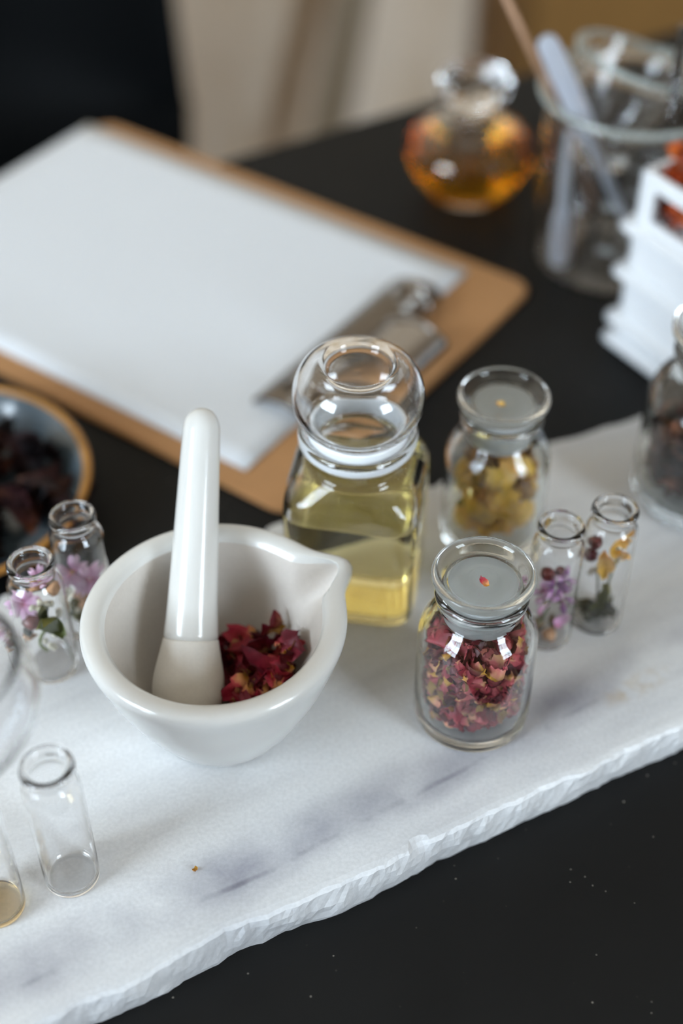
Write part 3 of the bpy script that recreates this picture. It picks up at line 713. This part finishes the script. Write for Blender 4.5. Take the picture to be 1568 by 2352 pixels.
# ------------------------------------------------------------------ oil bottle
OX, OY = .0066, .4322
ob = empty('oil_bottle', (OX, OY, T), math.radians(-10)); tag(ob, 'square glass bottle of pale yellow oil with globe stopper behind the mortar', 'bottle')
OK_ = lambda p: [(a * (1.075 if z < .069 else 1 + .075 * max(0, (.0735 - z) / .0045)), z, n) for a, z, n in p]
OUT = [(0, .0012, 2), (.0185, .0010, 5), (.0222, .0003, 5.5), (.0252, .0010, 6), (.0260, .004, 6), (.0262, .050, 6), (.0262, .0585, 6), (.0256, .0640, 5), (.0240, .0675, 3.6), (.0218, .0700, 2.5), (.0208, .0725, 2), (.0208, .0785, 2), (.0222, .0800, 2), (.0240, .0820, 2), (.0243, .0845, 2), (.0238, .0868, 2), (.0226, .0876, 2), (.0214, .0866, 2)]
INN = [(.0204, .0835, 2), (.0196, .0790, 2), (.0194, .0735, 2), (.0204, .0705, 2.4), (.0226, .0665, 3.4), (.0239, .0625, 5), (.0243, .0580, 6), (.0243, .0080, 6), (.0234, .0055, 6), (.0200, .0045, 5), (0, .0052, 2)]
link('glass_body', lathe('glass_body', OK_(OUT + INN), 96, 2), M['glass'], ob)
OIL = [(0, .0051, 2), (.0200, .0044, 5), (.0235, .0054, 6), (.0244, .0080, 6), (.0244, .0540, 6), (.0244, .0552, 6), (.0238, .0545, 6), (.0225, .0543, 6), (0, .0542, 2)]
link('oil', lathe('oil', OK_(OIL), 96, 2), M['oil'], ob)
SO = [(0, .0775), (.0165, .0775), (.0178, .0785), (.0186, .0840), (.0192, .0905), (.0215, .0920), (.0240, .0950), (.0258, .1000), (.0262, .1050), (.0252, .1110), (.0225, .1165), (.0185, .1195), (.0152, .1203), (.0138, .1196), (.0128, .1178), (.0110, .1172), (0, .1170)]
SI = [(0, .1152), (.0108, .1155), (.0125, .1160), (.0140, .1178), (.0175, .1176), (.0212, .1150), (.0236, .1100), (.0245, .1050), (.0241, .1005), (.0224, .0962), (.0200, .0938), (.0176, .0915), (.0170, .0840), (.0162, .0796), (0, .0792)]
bm = bmesh.new(); add_lathe(bm, chaikin(SO, 2), 80); add_lathe(bm, chaikin(SI, 2), 80)
sp = link('globe_stopper', bm_mesh(bm, 'globe_stopper', normals=False), M['glass'], ob)
bandp = [(.0187, .0800), (.0200, .0800), (.0203, .0812), (.0205, .0890), (.0203, .0900), (.0190, .0900), (.0187, .0890), (.0187, .0800)]
link('sealing_band', lathe('sealing_band', bandp, 72, 1), M['band'], sp)

# ------------------------------------------------------------------ vials
def vial_prof(R=.0106, h=.065):
    d = h - .065
    return [(0, .0007), (R - .0030, .0006), (R - .0015, .0002), (R - .0003, .0005), (R, .0018), (R, .0520 + d), (R * .975, .0545 + d), (.0092, .0565 + d), (.0083, .0578 + d), (.0082, .0598 + d), (.0088, .0606 + d), (.0095, .0618 + d), (.0096, .0634 + d), (.0091, .0647 + d), (.0080, .0651 + d), (.0070, .0645 + d),
            (.0064, .0630 + d), (.0063, .0595 + d), (.0068, .0575 + d), (.0082, .0558 + d), (R - .0012, .0535 + d), (R - .0009, .0510 + d), (R - .0009, .0030), (R - .0016, .0016), (R - .0035, .0014), (0, .0016)]
def vial(loc, label, h=.065, R=.0106):
    e = empty('glass_vial', loc); tag(e, label, 'vial')
    link('glass_body', lathe('glass_body', vial_prof(R, h), 56, 2), M['vial_glass'], e); return e
VR1 = Vector((.0868, .3998, T)); VR2 = Vector((.1092, .4085, T)); VL1 = Vector((-.1205, .3825, T)); VL2 = Vector((-.1070, .4055, T)); VE = Vector((-.0985, .2825, T)); VA = Vector((-.1235, .2700, T))
vial(VR1, 'open glass vial with mauve flower sprig, just right of the rose petal jar', .065)
vial(VR2, 'open glass vial with yellow petals and dark leaves, next to the large hibiscus jar', .066)
vial(VL1, 'open glass vial with pink petals, white blossoms and red berry at left edge', .062, .0112)
vial(VL2, 'open glass vial with pink flower half hidden behind the mortar rim', .065, .0110)
vial(VE, 'empty clear glass vial on bare marble at lower left', .068, .0102)
va = vial(VA, 'glass vial with amber film in its base, cut by the left edge', .066, .0100)
link('amber_residue', lathe('amber_residue', [(0, .0012), (.0078, .0012), (.0092, .0022), (.0092, .0034), (.0085, .0028), (.006, .0022), (0, .0021)], 48, 2), M['amber'], va)
fu = empty('glass_funnel', (VA.x, VA.y, T)); tag(fu, 'blurred clear glass bulb funnel set in the amber vial at left edge', 'funnel')
FO = [(.0025, .040), (.0045, .0405), (.0048, .064), (.0056, .070), (.0105, .080), (.0215, .096), (.0295, .108), (.0325, .1185), (.0315, .1275), (.0285, .134), (.0270, .1352), (.0262, .134), (.0290, .1275), (.0305, .1185), (.0278, .109), (.020, .0975), (.009, .0815), (.0040, .071), (.0030, .064), (.0025, .040)]
link('glass_bowl', lathe('glass_bowl', FO, 64, 2), M['vial_glass'], fu)

# contents of the vials -------------------------------------------------
def lump(name, loc, rad, m, label, cat, grp=None, seed=0, amp=.18, sc3=(1, 1, 1), rot=(0, 0, 0)):
    bm = bmesh.new(); bmesh.ops.create_icosphere(bm, subdivisions=2, radius=rad)
    for v in bm.verts:
        q = v.co.normalized(); v.co += q * rad * amp * noise.noise(q * 2.4 + Vector((seed, 0, 0))) * 2
    o = link(name, bm_mesh(bm, name), m, None, loc); o.scale = sc3; o.rotation_euler = rot; tag(o, label, cat, grp); return o
def at(v, dx, dy, z): return Vector((v.x + dx, v.y + dy, T + z))
def stem(pts, rad, m, label, seed=0):
    o = link('dry_twig', tube_mesh('dry_twig', spline(pts, 6), rad, 8), m); tag(o, label, 'stem'); return o
def one_petal(name, loc, ln, wd, rot, m, label, cat='petal', grp=None, seed=1, curl=.9, cup=.3, crump=.1, nu=6, nv=7):
    o = link(name, petal_mesh(name, ln, wd, curl, cup, crump, seed, .3, nu, nv, m), None, None, loc); o.rotation_euler = rot; tag(o, label, cat, grp); return o
V_pink = [petal_mesh('petal', .0085, .0060, .5, .3, .09, 300 + i, .25, 6, 7, M['pink'], .5) for i in range(4)]
V_mauve = [petal_mesh('petal', .0075, .0042, .9, .5, .14, 320 + i, .3, 5, 6, M['mauve']) for i in range(4)]
V_brac = [petal_mesh('bract', .0065, .0022, .8, .4, .15, 340 + i, .3, 4, 6, M['bract']) for i in range(3)]
def small_flower(name, loc, rot, vs, n_, rad, scale, label, seed, open_=1.1, heart=None, hr=.0011):
    e = empty(name, loc); e.rotation_euler = rot; tag(e, label, 'flower'); r = random.Random(seed)
    for k in range(n_):
        a = 2 * PI * k / n_ + r.uniform(-.2, .2); op = open_ + r.uniform(-.22, .22)
        d = Vector((math.cos(a) * math.sin(op), math.sin(a) * math.sin(op), math.cos(op))); xv = Vector((-math.sin(a), math.cos(a), 0))
        o = link('petal', r.choice(vs), None, e); o.location = d * rad; o.rotation_euler = Matrix((xv, d, xv.cross(d))).transposed().to_euler(); o.scale = (scale * r.uniform(.85, 1.1),) * 3
    if heart:
        bm = bmesh.new(); bmesh.ops.create_icosphere(bm, subdivisions=2, radius=hr); link('heart', bm_mesh(bm, 'heart'), heart, e)
    return e
# vial right of the rose jar: mauve sprig
v = VR1
lump('berry', at(v, -.0030, -.001, .0385), .0030, M['berry'], 'dark red berry on top of the mauve sprig', 'berry', None, 1)
lump('berry', at(v, .0022, .001, .0380), .0021, M['berry'], 'small dark red berry behind the mauve florets', 'berry', None, 2)
small_flower('statice_floret', at(v, .0005, -.002, .031), (math.radians(25), .2, 0), V_mauve, 6, .0036, .78, 'mauve statice floret in the middle of the sprig vial', 4, .6)
small_flower('statice_floret', at(v, .0035, .0, .0335), (math.radians(15), .5, 0), V_mauve, 5, .0030, .7, 'pink mauve statice floret at right in the sprig vial', 5, .6)
small_flower('statice_floret', at(v, -.0030, -.0015, .0265), (math.radians(20), -.6, 0), V_pink, 5, .0030, .55, 'pale pink floret at left in the sprig vial', 6, .7)
small_flower('statice_floret', at(v, .0035, -.002, .0255), (math.radians(40), .5, 0), V_mauve, 5, .0032, .75, 'mauve floret low at right in the sprig vial', 7, .7)
small_flower('seed_head', at(v, -.0008, -.001, .0225), (0, .1, 0), V_brac, 9, .0030, .85, 'brown papery bract cluster under the mauve florets', 8, .7)
stem([at(v, -.0005, 0, .0225), at(v, -.0012, 0, .014), at(v, -.004, 0, .006)], .0008, M['stem'], 'dull green stem below the mauve florets')
one_petal('pink_petal', at(v, .0035, -.004, .0150), .0085, .0075, (math.radians(75), .3, .2), M['pink'], 'loose pink petal low in the mauve sprig vial', seed=11)
one_petal('pink_petal', at(v, -.0045, -.0015, .0185), .006, .005, (math.radians(70), .5, .6), M['pink'], 'small pale petal at left of the mauve sprig stem', seed=12)
lump('dried_bud', at(v, .0005, -.0045, .0050), .0030, M['bud'], 'tan rolled bud on the floor of the mauve sprig vial', 'bud', None, 13)
lump('dried_bud', at(v, .0035, .001, .0065), .0030, M['bract'], 'brown crumpled bud on the floor of the mauve sprig vial', 'bud', None, 14, .4)
lump('dried_bud', at(v, -.0035, .001, .0060), .0032, M['bract'], 'dark brown bud at the back of the mauve sprig vial floor', 'bud', None, 15, .4)
# vial beside it: yellow petals
v = VR2
lump('berry', at(v, -.0060, -.001, .0475), .0029, M['berry'], 'glossy dark red berry high in the yellow petal vial', 'berry', None, 3)
lump('berry', at(v, -.0068, -.001, .0405), .0031, M['berry'], 'dark red berry lower in the yellow petal vial', 'berry', None, 4)
one_petal('yellow_petal', at(v, -.0015, -.0045, .0405), .0165, .0075, (math.radians(80), -.1, -.15), M['yellow'], 'long yellow petal hanging in the yellow petal vial', seed=21, curl=.4, cup=.5)
one_petal('yellow_petal', at(v, .0012, -.002, .0465), .0105, .0080, (math.radians(70), .4, .5), M['yellow'], 'yellow petal bunched under the neck of its vial', seed=22)
one_petal('yellow_petal', at(v, .0060, -.002, .0425), .0100, .0060, (math.radians(80), .5, -.5), M['yellow'], 'deep yellow petal at right in the yellow petal vial', seed=23, curl=1.4)
one_petal('yellow_petal', at(v, .0058, .001, .0475), .0085, .0050, (math.radians(60), .6, .5), M['yellow'], 'small yellow petal at upper right of the yellow petal vial', seed=24)
for i, (dx, dy, z) in enumerate(((.0030, -.004, .0475), (.0068, -.002, .0500), (.0045, -.003, .0395), (-.0055, -.003, .0335), (-.0040, -.004, .0360), (-.0015, -.004, .0315), (.0015, -.004, .0340), (-.0062, -.002, .0310))):
    lump('tiny_blossom', at(v, dx, dy, z), .0011, M['blossom'], 'tiny cream blossom among the yellow petals', 'blossom', 'tiny blossoms in the yellow petal vial', 30 + i, .4)
stem([at(v, -.004, -.003, .034), at(v, -.0022, -.002, .024), at(v, -.0005, -.001, .006)], .00045, M['stem_grey'], 'thin grey stem at left in the yellow petal vial')
stem([at(v, .0035, -.003, .040), at(v, .0022, -.002, .025), at(v, .0002, -.001, .004)], .00050, M['stem'], 'thin green stem at right in the yellow petal vial')
one_petal('dry_leaf', at(v, .0012, -.003, .0170), .0165, .0060, (math.radians(62), .2, -1.05), M['leaf'], 'olive yellow leaf slanting up from the dark leaves', 'leaf', seed=31, curl=.5)
rr_ = random.Random(9)
for i in range(9):
    a = rr_.uniform(0, 2 * PI); q = rr_.uniform(.001, .0055)
    one_petal('dry_leaf', at(v, q * math.cos(a), q * math.sin(a) - .0005, rr_.uniform(.0045, .0125)), .0095, .0065, (rr_.uniform(0, 3), rr_.uniform(0, 3), rr_.uniform(0, 6)), M['darkleaf'], 'crumpled dark green leaf heaped in the base of the yellow petal vial', 'leaf', 'dark leaves in the yellow petal vial', 40 + i, crump=.2)
# left front vial
v = VL1
small_flower('pink_flower', at(v, -.0058, -.001, .0400), (math.radians(70), -.3, .2), V_pink, 7, .0034, .85, 'pale pink fringed flower at left in the left edge vial', 14, .9)
small_flower('pink_flower', at(v, .0010, .003, .0505), (math.radians(30), .3, .2), V_pink, 5, .0024, .5, 'faded pink flower under the neck of the left edge vial', 15, .9, M['bud'])
lump('berry', at(v, -.0018, -.005, .0335), .0040, M['berry'], 'lumpy red berry in the left edge vial', 'berry', None, 6, .12, (1.15, 1, .85))
one_petal('dry_leaf', at(v, .0012, -.0055, .0395), .0090, .0070, (math.radians(75), .1, 1.2), M['darkleaf'], 'grey green leaf above the berry in the left edge vial', 'leaf', seed=51)
one_petal('dry_leaf', at(v, .0050, -.0045, .0345), .0150, .0075, (math.radians(75), -.5, .3), M['leaf'], 'olive curled leaf at right in the left edge vial', 'leaf', seed=52, curl=1.6, cup=.6)
stem([at(v, .0035, -.005, .030), at(v, .0, -.006, .0255), at(v, -.0010, -.006, .020), at(v, .0012, -.006, .0165)], .0007, M['stem'], 'hooked green stem hanging in the left edge vial')
stem([at(v, .0068, -.004, .032), at(v, .0082, -.003, .018), at(v, .0092, -.001, .004)], .0004, M['stem_grey'], 'straight grey stem slanting to the base of the left edge vial')
for i, (dx, dy, z) in enumerate(((.0022, -.006, .0455), (.0042, -.005, .0440), (.0058, -.004, .0425), (.0012, -.006, .0225), (.0030, -.006, .0195), (.0040, -.006, .0185), (.0050, -.005, .0255), (.0078, -.003, .0350), (.0080, -.003, .0370), (.0015, -.006, .0420), (-.001, -.006, .0425))):
    lump('tiny_blossom', at(v, dx, dy, z), .0013, M['blossom'], 'tiny cream blossom in the left edge vial', 'blossom', 'tiny blossoms in the left edge vial', 60 + i, .4)
lump('dried_bud', at(v, -.0055, -.004, .0265), .0022, M['darkleaf'], 'green bud cup at lower left of the left edge vial', 'bud', None, 71, .2)
lump('dried_bud', at(v, -.0058, -.0045, .0235), .0024, M['bud'], 'orange brown bud at lower left of the left edge vial', 'bud', None, 72, .35, (1.3, 1, .7))
lump('dried_bud', at(v, .0065, .001, .0460), .0026, M['bud'], 'peach bud at upper right of the left edge vial', 'bud', None, 73, .3)
lump('dried_bud', at(v, -.0010, .002, .0470), .0022, M['bud'], 'tan bud under the shoulder of the left edge vial', 'bud', None, 74, .3)
# left back vial
v = VL2
small_flower('pink_flower', at(v, -.0030, -.004, .0365), (math.radians(50), -.2, .3), V_pink, 5, .0036, .85, 'bright pink flower in the vial half behind the mortar', 24, 1.0, M['bud'], .0009)
small_flower('pink_flower', at(v, .0032, -.004, .0325), (math.radians(60), .3, .1), V_pink, 6, .0036, .9, 'rose pink flower touching the right wall behind the mortar', 25, .9)
for i, (dx, z) in enumerate(((-.0005, .0245), (.0015, .0215), (.001, .018))):
    lump('dried_bud', at(v, dx, -.005, z), .0030, M['bud'], 'orange brown bud below the pink flowers beside the mortar', 'bud', 'buds below the pink flowers', 80 + i, .4)
one_petal('white_petal', at(v, -.0065, -.003, .0235), .010, .0045, (math.radians(80), .2, .1), M['blossom'], 'white petal at left below the bright pink flower', seed=61)
for i in range(6):
    one_petal('dry_leaf', at(v, rr_.uniform(-.006, .004), -.003, rr_.uniform(.004, .017)), .0090, .0060, (rr_.uniform(0, 3), rr_.uniform(0, 3), rr_.uniform(0, 6)), M['leaf'], 'crumpled green leaf in the base of the vial behind the mortar', 'leaf', 'leaves in the vial behind the mortar', 90 + i, crump=.2)
lump('tiny_blossom', at(v, -.003, -.006, .0155), .0013, M['blossom'], 'tiny white blossom low in the vial behind the mortar', 'blossom', None, 99, .4)

# ------------------------------------------------------------------ bowl of hibiscus at the left
BX, BY, BR = -.1905, .4905, .0722
bw = empty('ceramic_bowl', (BX, BY, 0)); tag(bw, 'slate blue glazed bowl with amber rim cut by the left edge', 'bowl')
BO = [(0, 0), (.034, 0), (.040, .001), (.052, .009), (.064, .018), (.0705, .0225), (.0715, .0232)]
BI = [(.0680, .0242), (.0655, .0222), (.058, .0145), (.046, .0075), (.030, .0050), (0, .0045)]
link('glazed_body', lathe('glazed_body', BO + [(.0722, .0240), (.0708, .0250)] + BI, 96, 2), M['glaze'], bw)
link('rim', lathe('rim', [(.0690, .0236), (.0700, .0230), (.0726, .0234), (.0730, .0246), (.0718, .0257), (.0698, .0256), (.0684, .0248), (.0690, .0236)], 96, 1), M['glaze_rim'], bw)
r = random.Random(77)
for i in range(80):
    a = r.uniform(0, 2 * PI); q = .052 * math.sqrt(r.random())
    o = link('dried_hibiscus', r.choice(V_hib), None, None, (BX + .012 + q * math.cos(a), BY + q * math.sin(a) * .9, .0085 + bowl_z(min(.03, q * .6)) * .3 + r.uniform(.002, .024) * max(.1, 1 - (q / .056) ** 2)))
    o.rotation_euler = rot_rand(r); o.scale = (r.uniform(.75, 1.15),) * 3
    tag(o, 'dried hibiscus calyx at %s, %s of the heap, in the blue bowl' % (side(math.cos(a), math.sin(a), 0, 0), 'near the middle' if q < .03 else 'near the edge'), 'dried hibiscus', 'dried hibiscus in the bowl')

# ------------------------------------------------------------------ perfume bottle
pf = empty('perfume_bottle', (.0791, .786, 0)); tag(pf, 'round amber perfume bottle with faceted clear stopper on the black table', 'perfume bottle')
PO = [(0, 0), (.018, 0), (.0235, .0012), (.0290, .0080), (.0355, .0190), (.0395, .0290), (.0392, .0345), (.0350, .0405), (.0260, .0455), (.0150, .0485), (.0108, .0500), (.0105, .0545), (.0098, .0550)]
PI_ = [(.0075, .0545), (.0078, .0490), (.0140, .0455), (.0250, .0425), (.0330, .0382), (.0362, .0335), (.0365, .0290), (.0330, .0200), (.0265, .0095), (.0215, .0055), (0, .0050)]
link('glass_body', lathe('glass_body', PO + PI_, 72, 2), M['glass'], pf)
link('perfume', lathe('perfume', [(0, .0049), (.0216, .0054), (.0266, .0094), (.0331, .0199), (.0366, .0290), (.0363, .0335), (.0331, .0382), (.0251, .0424), (.0141, .0454), (.0085, .0478), (0, .0480)], 64, 2), M['perfume'], pf)
STP = [(0, .0500), (.0065, .0500), (.0070, .0555), (.0110, .0580), (.0165, .0630), (.0215, .0700), (.0225, .0745), (.0210, .0790), (.0150, .0825), (.0080, .0838), (0, .0840)]
def facet(x, y, z, t, r):
    k = 1 + .035 * math.cos(10 * t); return x * k, y * k, z
link('stopper', lathe('stopper', STP, 60, 2, facet), M['glass'], pf)

# ------------------------------------------------------------------ beaker and what stands in it
KX, KY = .1593, .7132
bk = empty('glass_beaker', (KX, KY, 0)); tag(bk, 'large clear glass beaker with white graduations holding pipettes', 'beaker')
BH = .107
KO = [(0, 0), (.040, 0), (.0455, .0015), (.0468, .006), (.0470, .050), (.0470, BH - .006), (.0482, BH - .0035), (.0512, BH - .0024), (.0524, BH - .0002), (.0514, BH + .0022), (.0494, BH + .0020), (.0466, BH - .003), (.0455, BH - .008), (.0454, .050), (.0452, .007), (.0440, .0035), (.038, .0022), (0, .0022)]
link('glass_body', lathe('glass_body', KO, 96, 2), M['glass'], bk)
link('beaded_rim', lathe('beaded_rim', [(.0494, BH - .0006), (.0512, BH - .0016), (.0526, BH - .0002), (.0522, BH + .0020), (.0506, BH + .0026), (.0494, BH + .0014), (.0494, BH - .0006)], 96, 1), M['rim_glass'], bk)  # shell over the clear bead, its piped-light brightness painted into the colour
# white enamel scale: bars and figures on the side facing the lens
def on_wall(name, w, h, th, z, parent):
    bm = bmesh.new(); n_ = 4; R = .04712; g = []
    for j in (0, 1):
        for i in range(n_ + 1):
            a = th + (i / n_ - .5) * w / R; g.append(bm.verts.new((R * math.cos(a), R * math.sin(a), z + (j - .5) * h)))
    for i in range(n_): bm.faces.new([g[i], g[i + 1], g[i + n_ + 2], g[i + n_ + 1]])
    o = link(name, bm_mesh(bm, name), M['print'], parent); so = o.modifiers.new('t', 'SOLIDIFY'); so.thickness = .00015; so.offset = 1; return o
for i, z in enumerate((.030, .044, .058, .072, .086)):
    on_wall('graduation_mark', .007, .0006, math.radians(-92), z, bk)
def figure(txt, th, z, size):
    cu = bpy.data.curves.new('figure', 'FONT'); cu.body = txt; cu.size = size; cu.extrude = .00008; cu.align_x = 'CENTER'; cu.align_y = 'CENTER'
    tmp = bpy.data.objects.new('figure', cu); COL.objects.link(tmp)
    dg = bpy.context.evaluated_depsgraph_get(); me = bpy.data.meshes.new_from_object(tmp.evaluated_get(dg)); bpy.data.objects.remove(tmp)
    for vtx in me.vertices:
        a = th + vtx.co.x / .0472; R = .0472 + vtx.co.z; vtx.co = Vector((R * math.cos(a), R * math.sin(a), z + vtx.co.y))
    me.materials.clear(); link('figure', me, M['print'], bk)
for txt, z in (('100', .034), ('200', .062), ('300', .09)): figure(txt, math.radians(-107), z, .0065)

def pipette(p0, p1, label, flip=False):
    p0, p1 = Vector(p0), Vector(p1); d = (p1 - p0); Lp = d.length
    e = empty('transfer_pipette', p0); e.rotation_mode = 'QUATERNION'; e.rotation_quaternion = axis_rot(d); tag(e, label, 'pipette', None)
    prof = [(0, 0), (.0012, .0002), (.0018, .002), (.0030, Lp * .30), (.0034, Lp * .52), (.0040, Lp * .56), (.0056, Lp * .62), (.0062, Lp * .70), (.0062, Lp * .94), (.0054, Lp * .985), (.003, Lp), (0, Lp)]
    nS = 5
    link('tube', lathe('tube', prof[:6] + [(.0, Lp * .565)], 24, 1), M['pipette'], e)
    link('bulb', lathe('bulb', [(0, Lp * .555)] + prof[5:], 28, 2), M['pipette'], e)
    return e
pipette((.1776, .6945, .0060), (.1031, .6870, .1498), 'cloudy plastic pipette leaning left over the beaker rim')
pipette((.1225, .6935, .0940), (.1275, .6970, .0060), 'cloudy plastic pipette standing bulb down inside the beaker')
o = link('wooden_stick', tube_mesh('wooden_stick', [(.0750, .700, .1800), (.1131, .7100, .1070), (.1570, .7545, .0045)], .0018, 12), M['wood'])
tag(o, 'thin brown wooden stick leaning out of the beaker to upper left', 'stick')
o = link('glass_rod', tube_mesh('glass_rod', [(.1695, .6750, .1610), (.1770, .6755, .0050)], .0028, 16), M['glass'])
tag(o, 'clear glass stirring rod standing at the right of the beaker', 'stirring rod')
cup_ax = Vector((.30, .10, .95)).normalized(); rc_ = Vector((.1585, .7160, .1215))
cupo = empty('small_glass', rc_ - cup_ax * .056); cupo.rotation_mode = 'QUATERNION'; cupo.rotation_quaternion = axis_rot(cup_ax)
tag(cupo, 'small clear glass cup wedged tilted in the mouth of the beaker', 'glass cup')
link('glass_body', lathe('glass_body', [(0, 0), (.016, 0), (.018, .002), (.026, .03), (.0325, .0525), (.0352, .0545), (.0352, .0575), (.0325, .0582), (.0308, .0560), (.0245, .030), (.0165, .005), (.012, .003), (0, .003)], 64, 2), M['glass'], cupo)
link('beaded_rim', lathe('beaded_rim', [(.0325, .0560), (.0340, .0548), (.0354, .0556), (.0355, .0576), (.0342, .0586), (.0328, .0578), (.0325, .0560)], 72, 1), M['rim_glass'], cupo)  # cup bead with the same painted-in rim brightness

# ------------------------------------------------------------------ white stacked trays with orange petals
D1 = Vector((.555, -.832, 0)).normalized(); CR = Vector((.1490, .6270, 0)); angc = math.atan2(D1.y, D1.x)
LX, LY = .115, .075      # length of the visible face, depth behind it (local +y)
def tray(z0, h, label, windows):
    e = empty('white_tray', (CR.x, CR.y, z0), angc); tag(e, label, 'tray', 'stacked white trays')
    th = .0045
    def bx_(nm, x0, x1, y0, y1, a, b, bev=.0012): return link(nm, box_mesh(nm, ((x0 + x1) / 2, (y0 + y1) / 2, (a + b) / 2), (x1 - x0, y1 - y0, b - a), bev), M['white_plastic'], e)
    bx_('base', .002, LX - .002, .002, LY - .002, .0, .004)
    bx_('rim', -.006, LX + .006, -.0045, .0015, .002, .009, .0026); bx_('rim', -.006, LX + .006, LY - .0015, LY + .0045, .002, .009, .0026)
    bx_('rim', -.006, .0015, -.0045, LY + .0045, .002, .009, .0026); bx_('rim', LX - .0015, LX + .006, -.0045, LY + .0045, .002, .009, .0026)
    if not windows:
        bx_('side_panel', 0, LX, 0, th, .003, h); bx_('side_panel', 0, LX, LY - th, LY, .003, h)
    else:
        for y0 in (0, LY - th):
            bx_('rail', 0, LX, y0, y0 + th, .003, .0135); bx_('rail', 0, LX, y0, y0 + th, h - .0085, h)
            for x0 in (0, .0360, .0700, LX - .0115): bx_('post', x0, x0 + .0115, y0, y0 + th, .012, h - .007)
    bx_('side_panel', 0, th, 0, LY, .003, h); bx_('side_panel', LX - th, LX, 0, LY, .003, h)
    return e
tray(.0000, .0150, 'shallow white plastic tray foot at the bottom of the white stack', False)
tray(.0135, .0310, 'lower plain white plastic tray in the stack beside the beaker', False)
tray(.0430, .0295, 'middle plain white plastic tray in the stack beside the beaker', False)
tray(.0710, .0390, 'top white plastic tray with window openings holding orange petals', True)
V_mar = variants('orange_petal', 6, .013, .010, M['marigold'], .2, 1.2, .5, seed0=120)
r = random.Random(55); perp = Vector((-D1.y, D1.x, 0))
for i in range(130):
    x, y = .009 + (LX - .02) * r.random() ** 1.5, r.choice((r.uniform(.009, .02), r.uniform(.009, LY - .012))); z = r.uniform(.081, .110 + .016 * math.sin(PI * y / LY))
    p = CR + D1 * x + perp * y
    o = link('orange_petal', r.choice(V_mar), None, None, (p.x, p.y, z)); o.rotation_euler = rot_rand(r); o.scale = (r.uniform(.8, 1.2),) * 3
    tag(o, 'dried orange petal %s in the top white tray, %s' % ('heaped above the rim' if z > .11 else 'low' if z < .095 else 'just below the rim', 'against the window side' if y < .02 else 'towards the back'), 'petal', 'orange petals in the white tray')
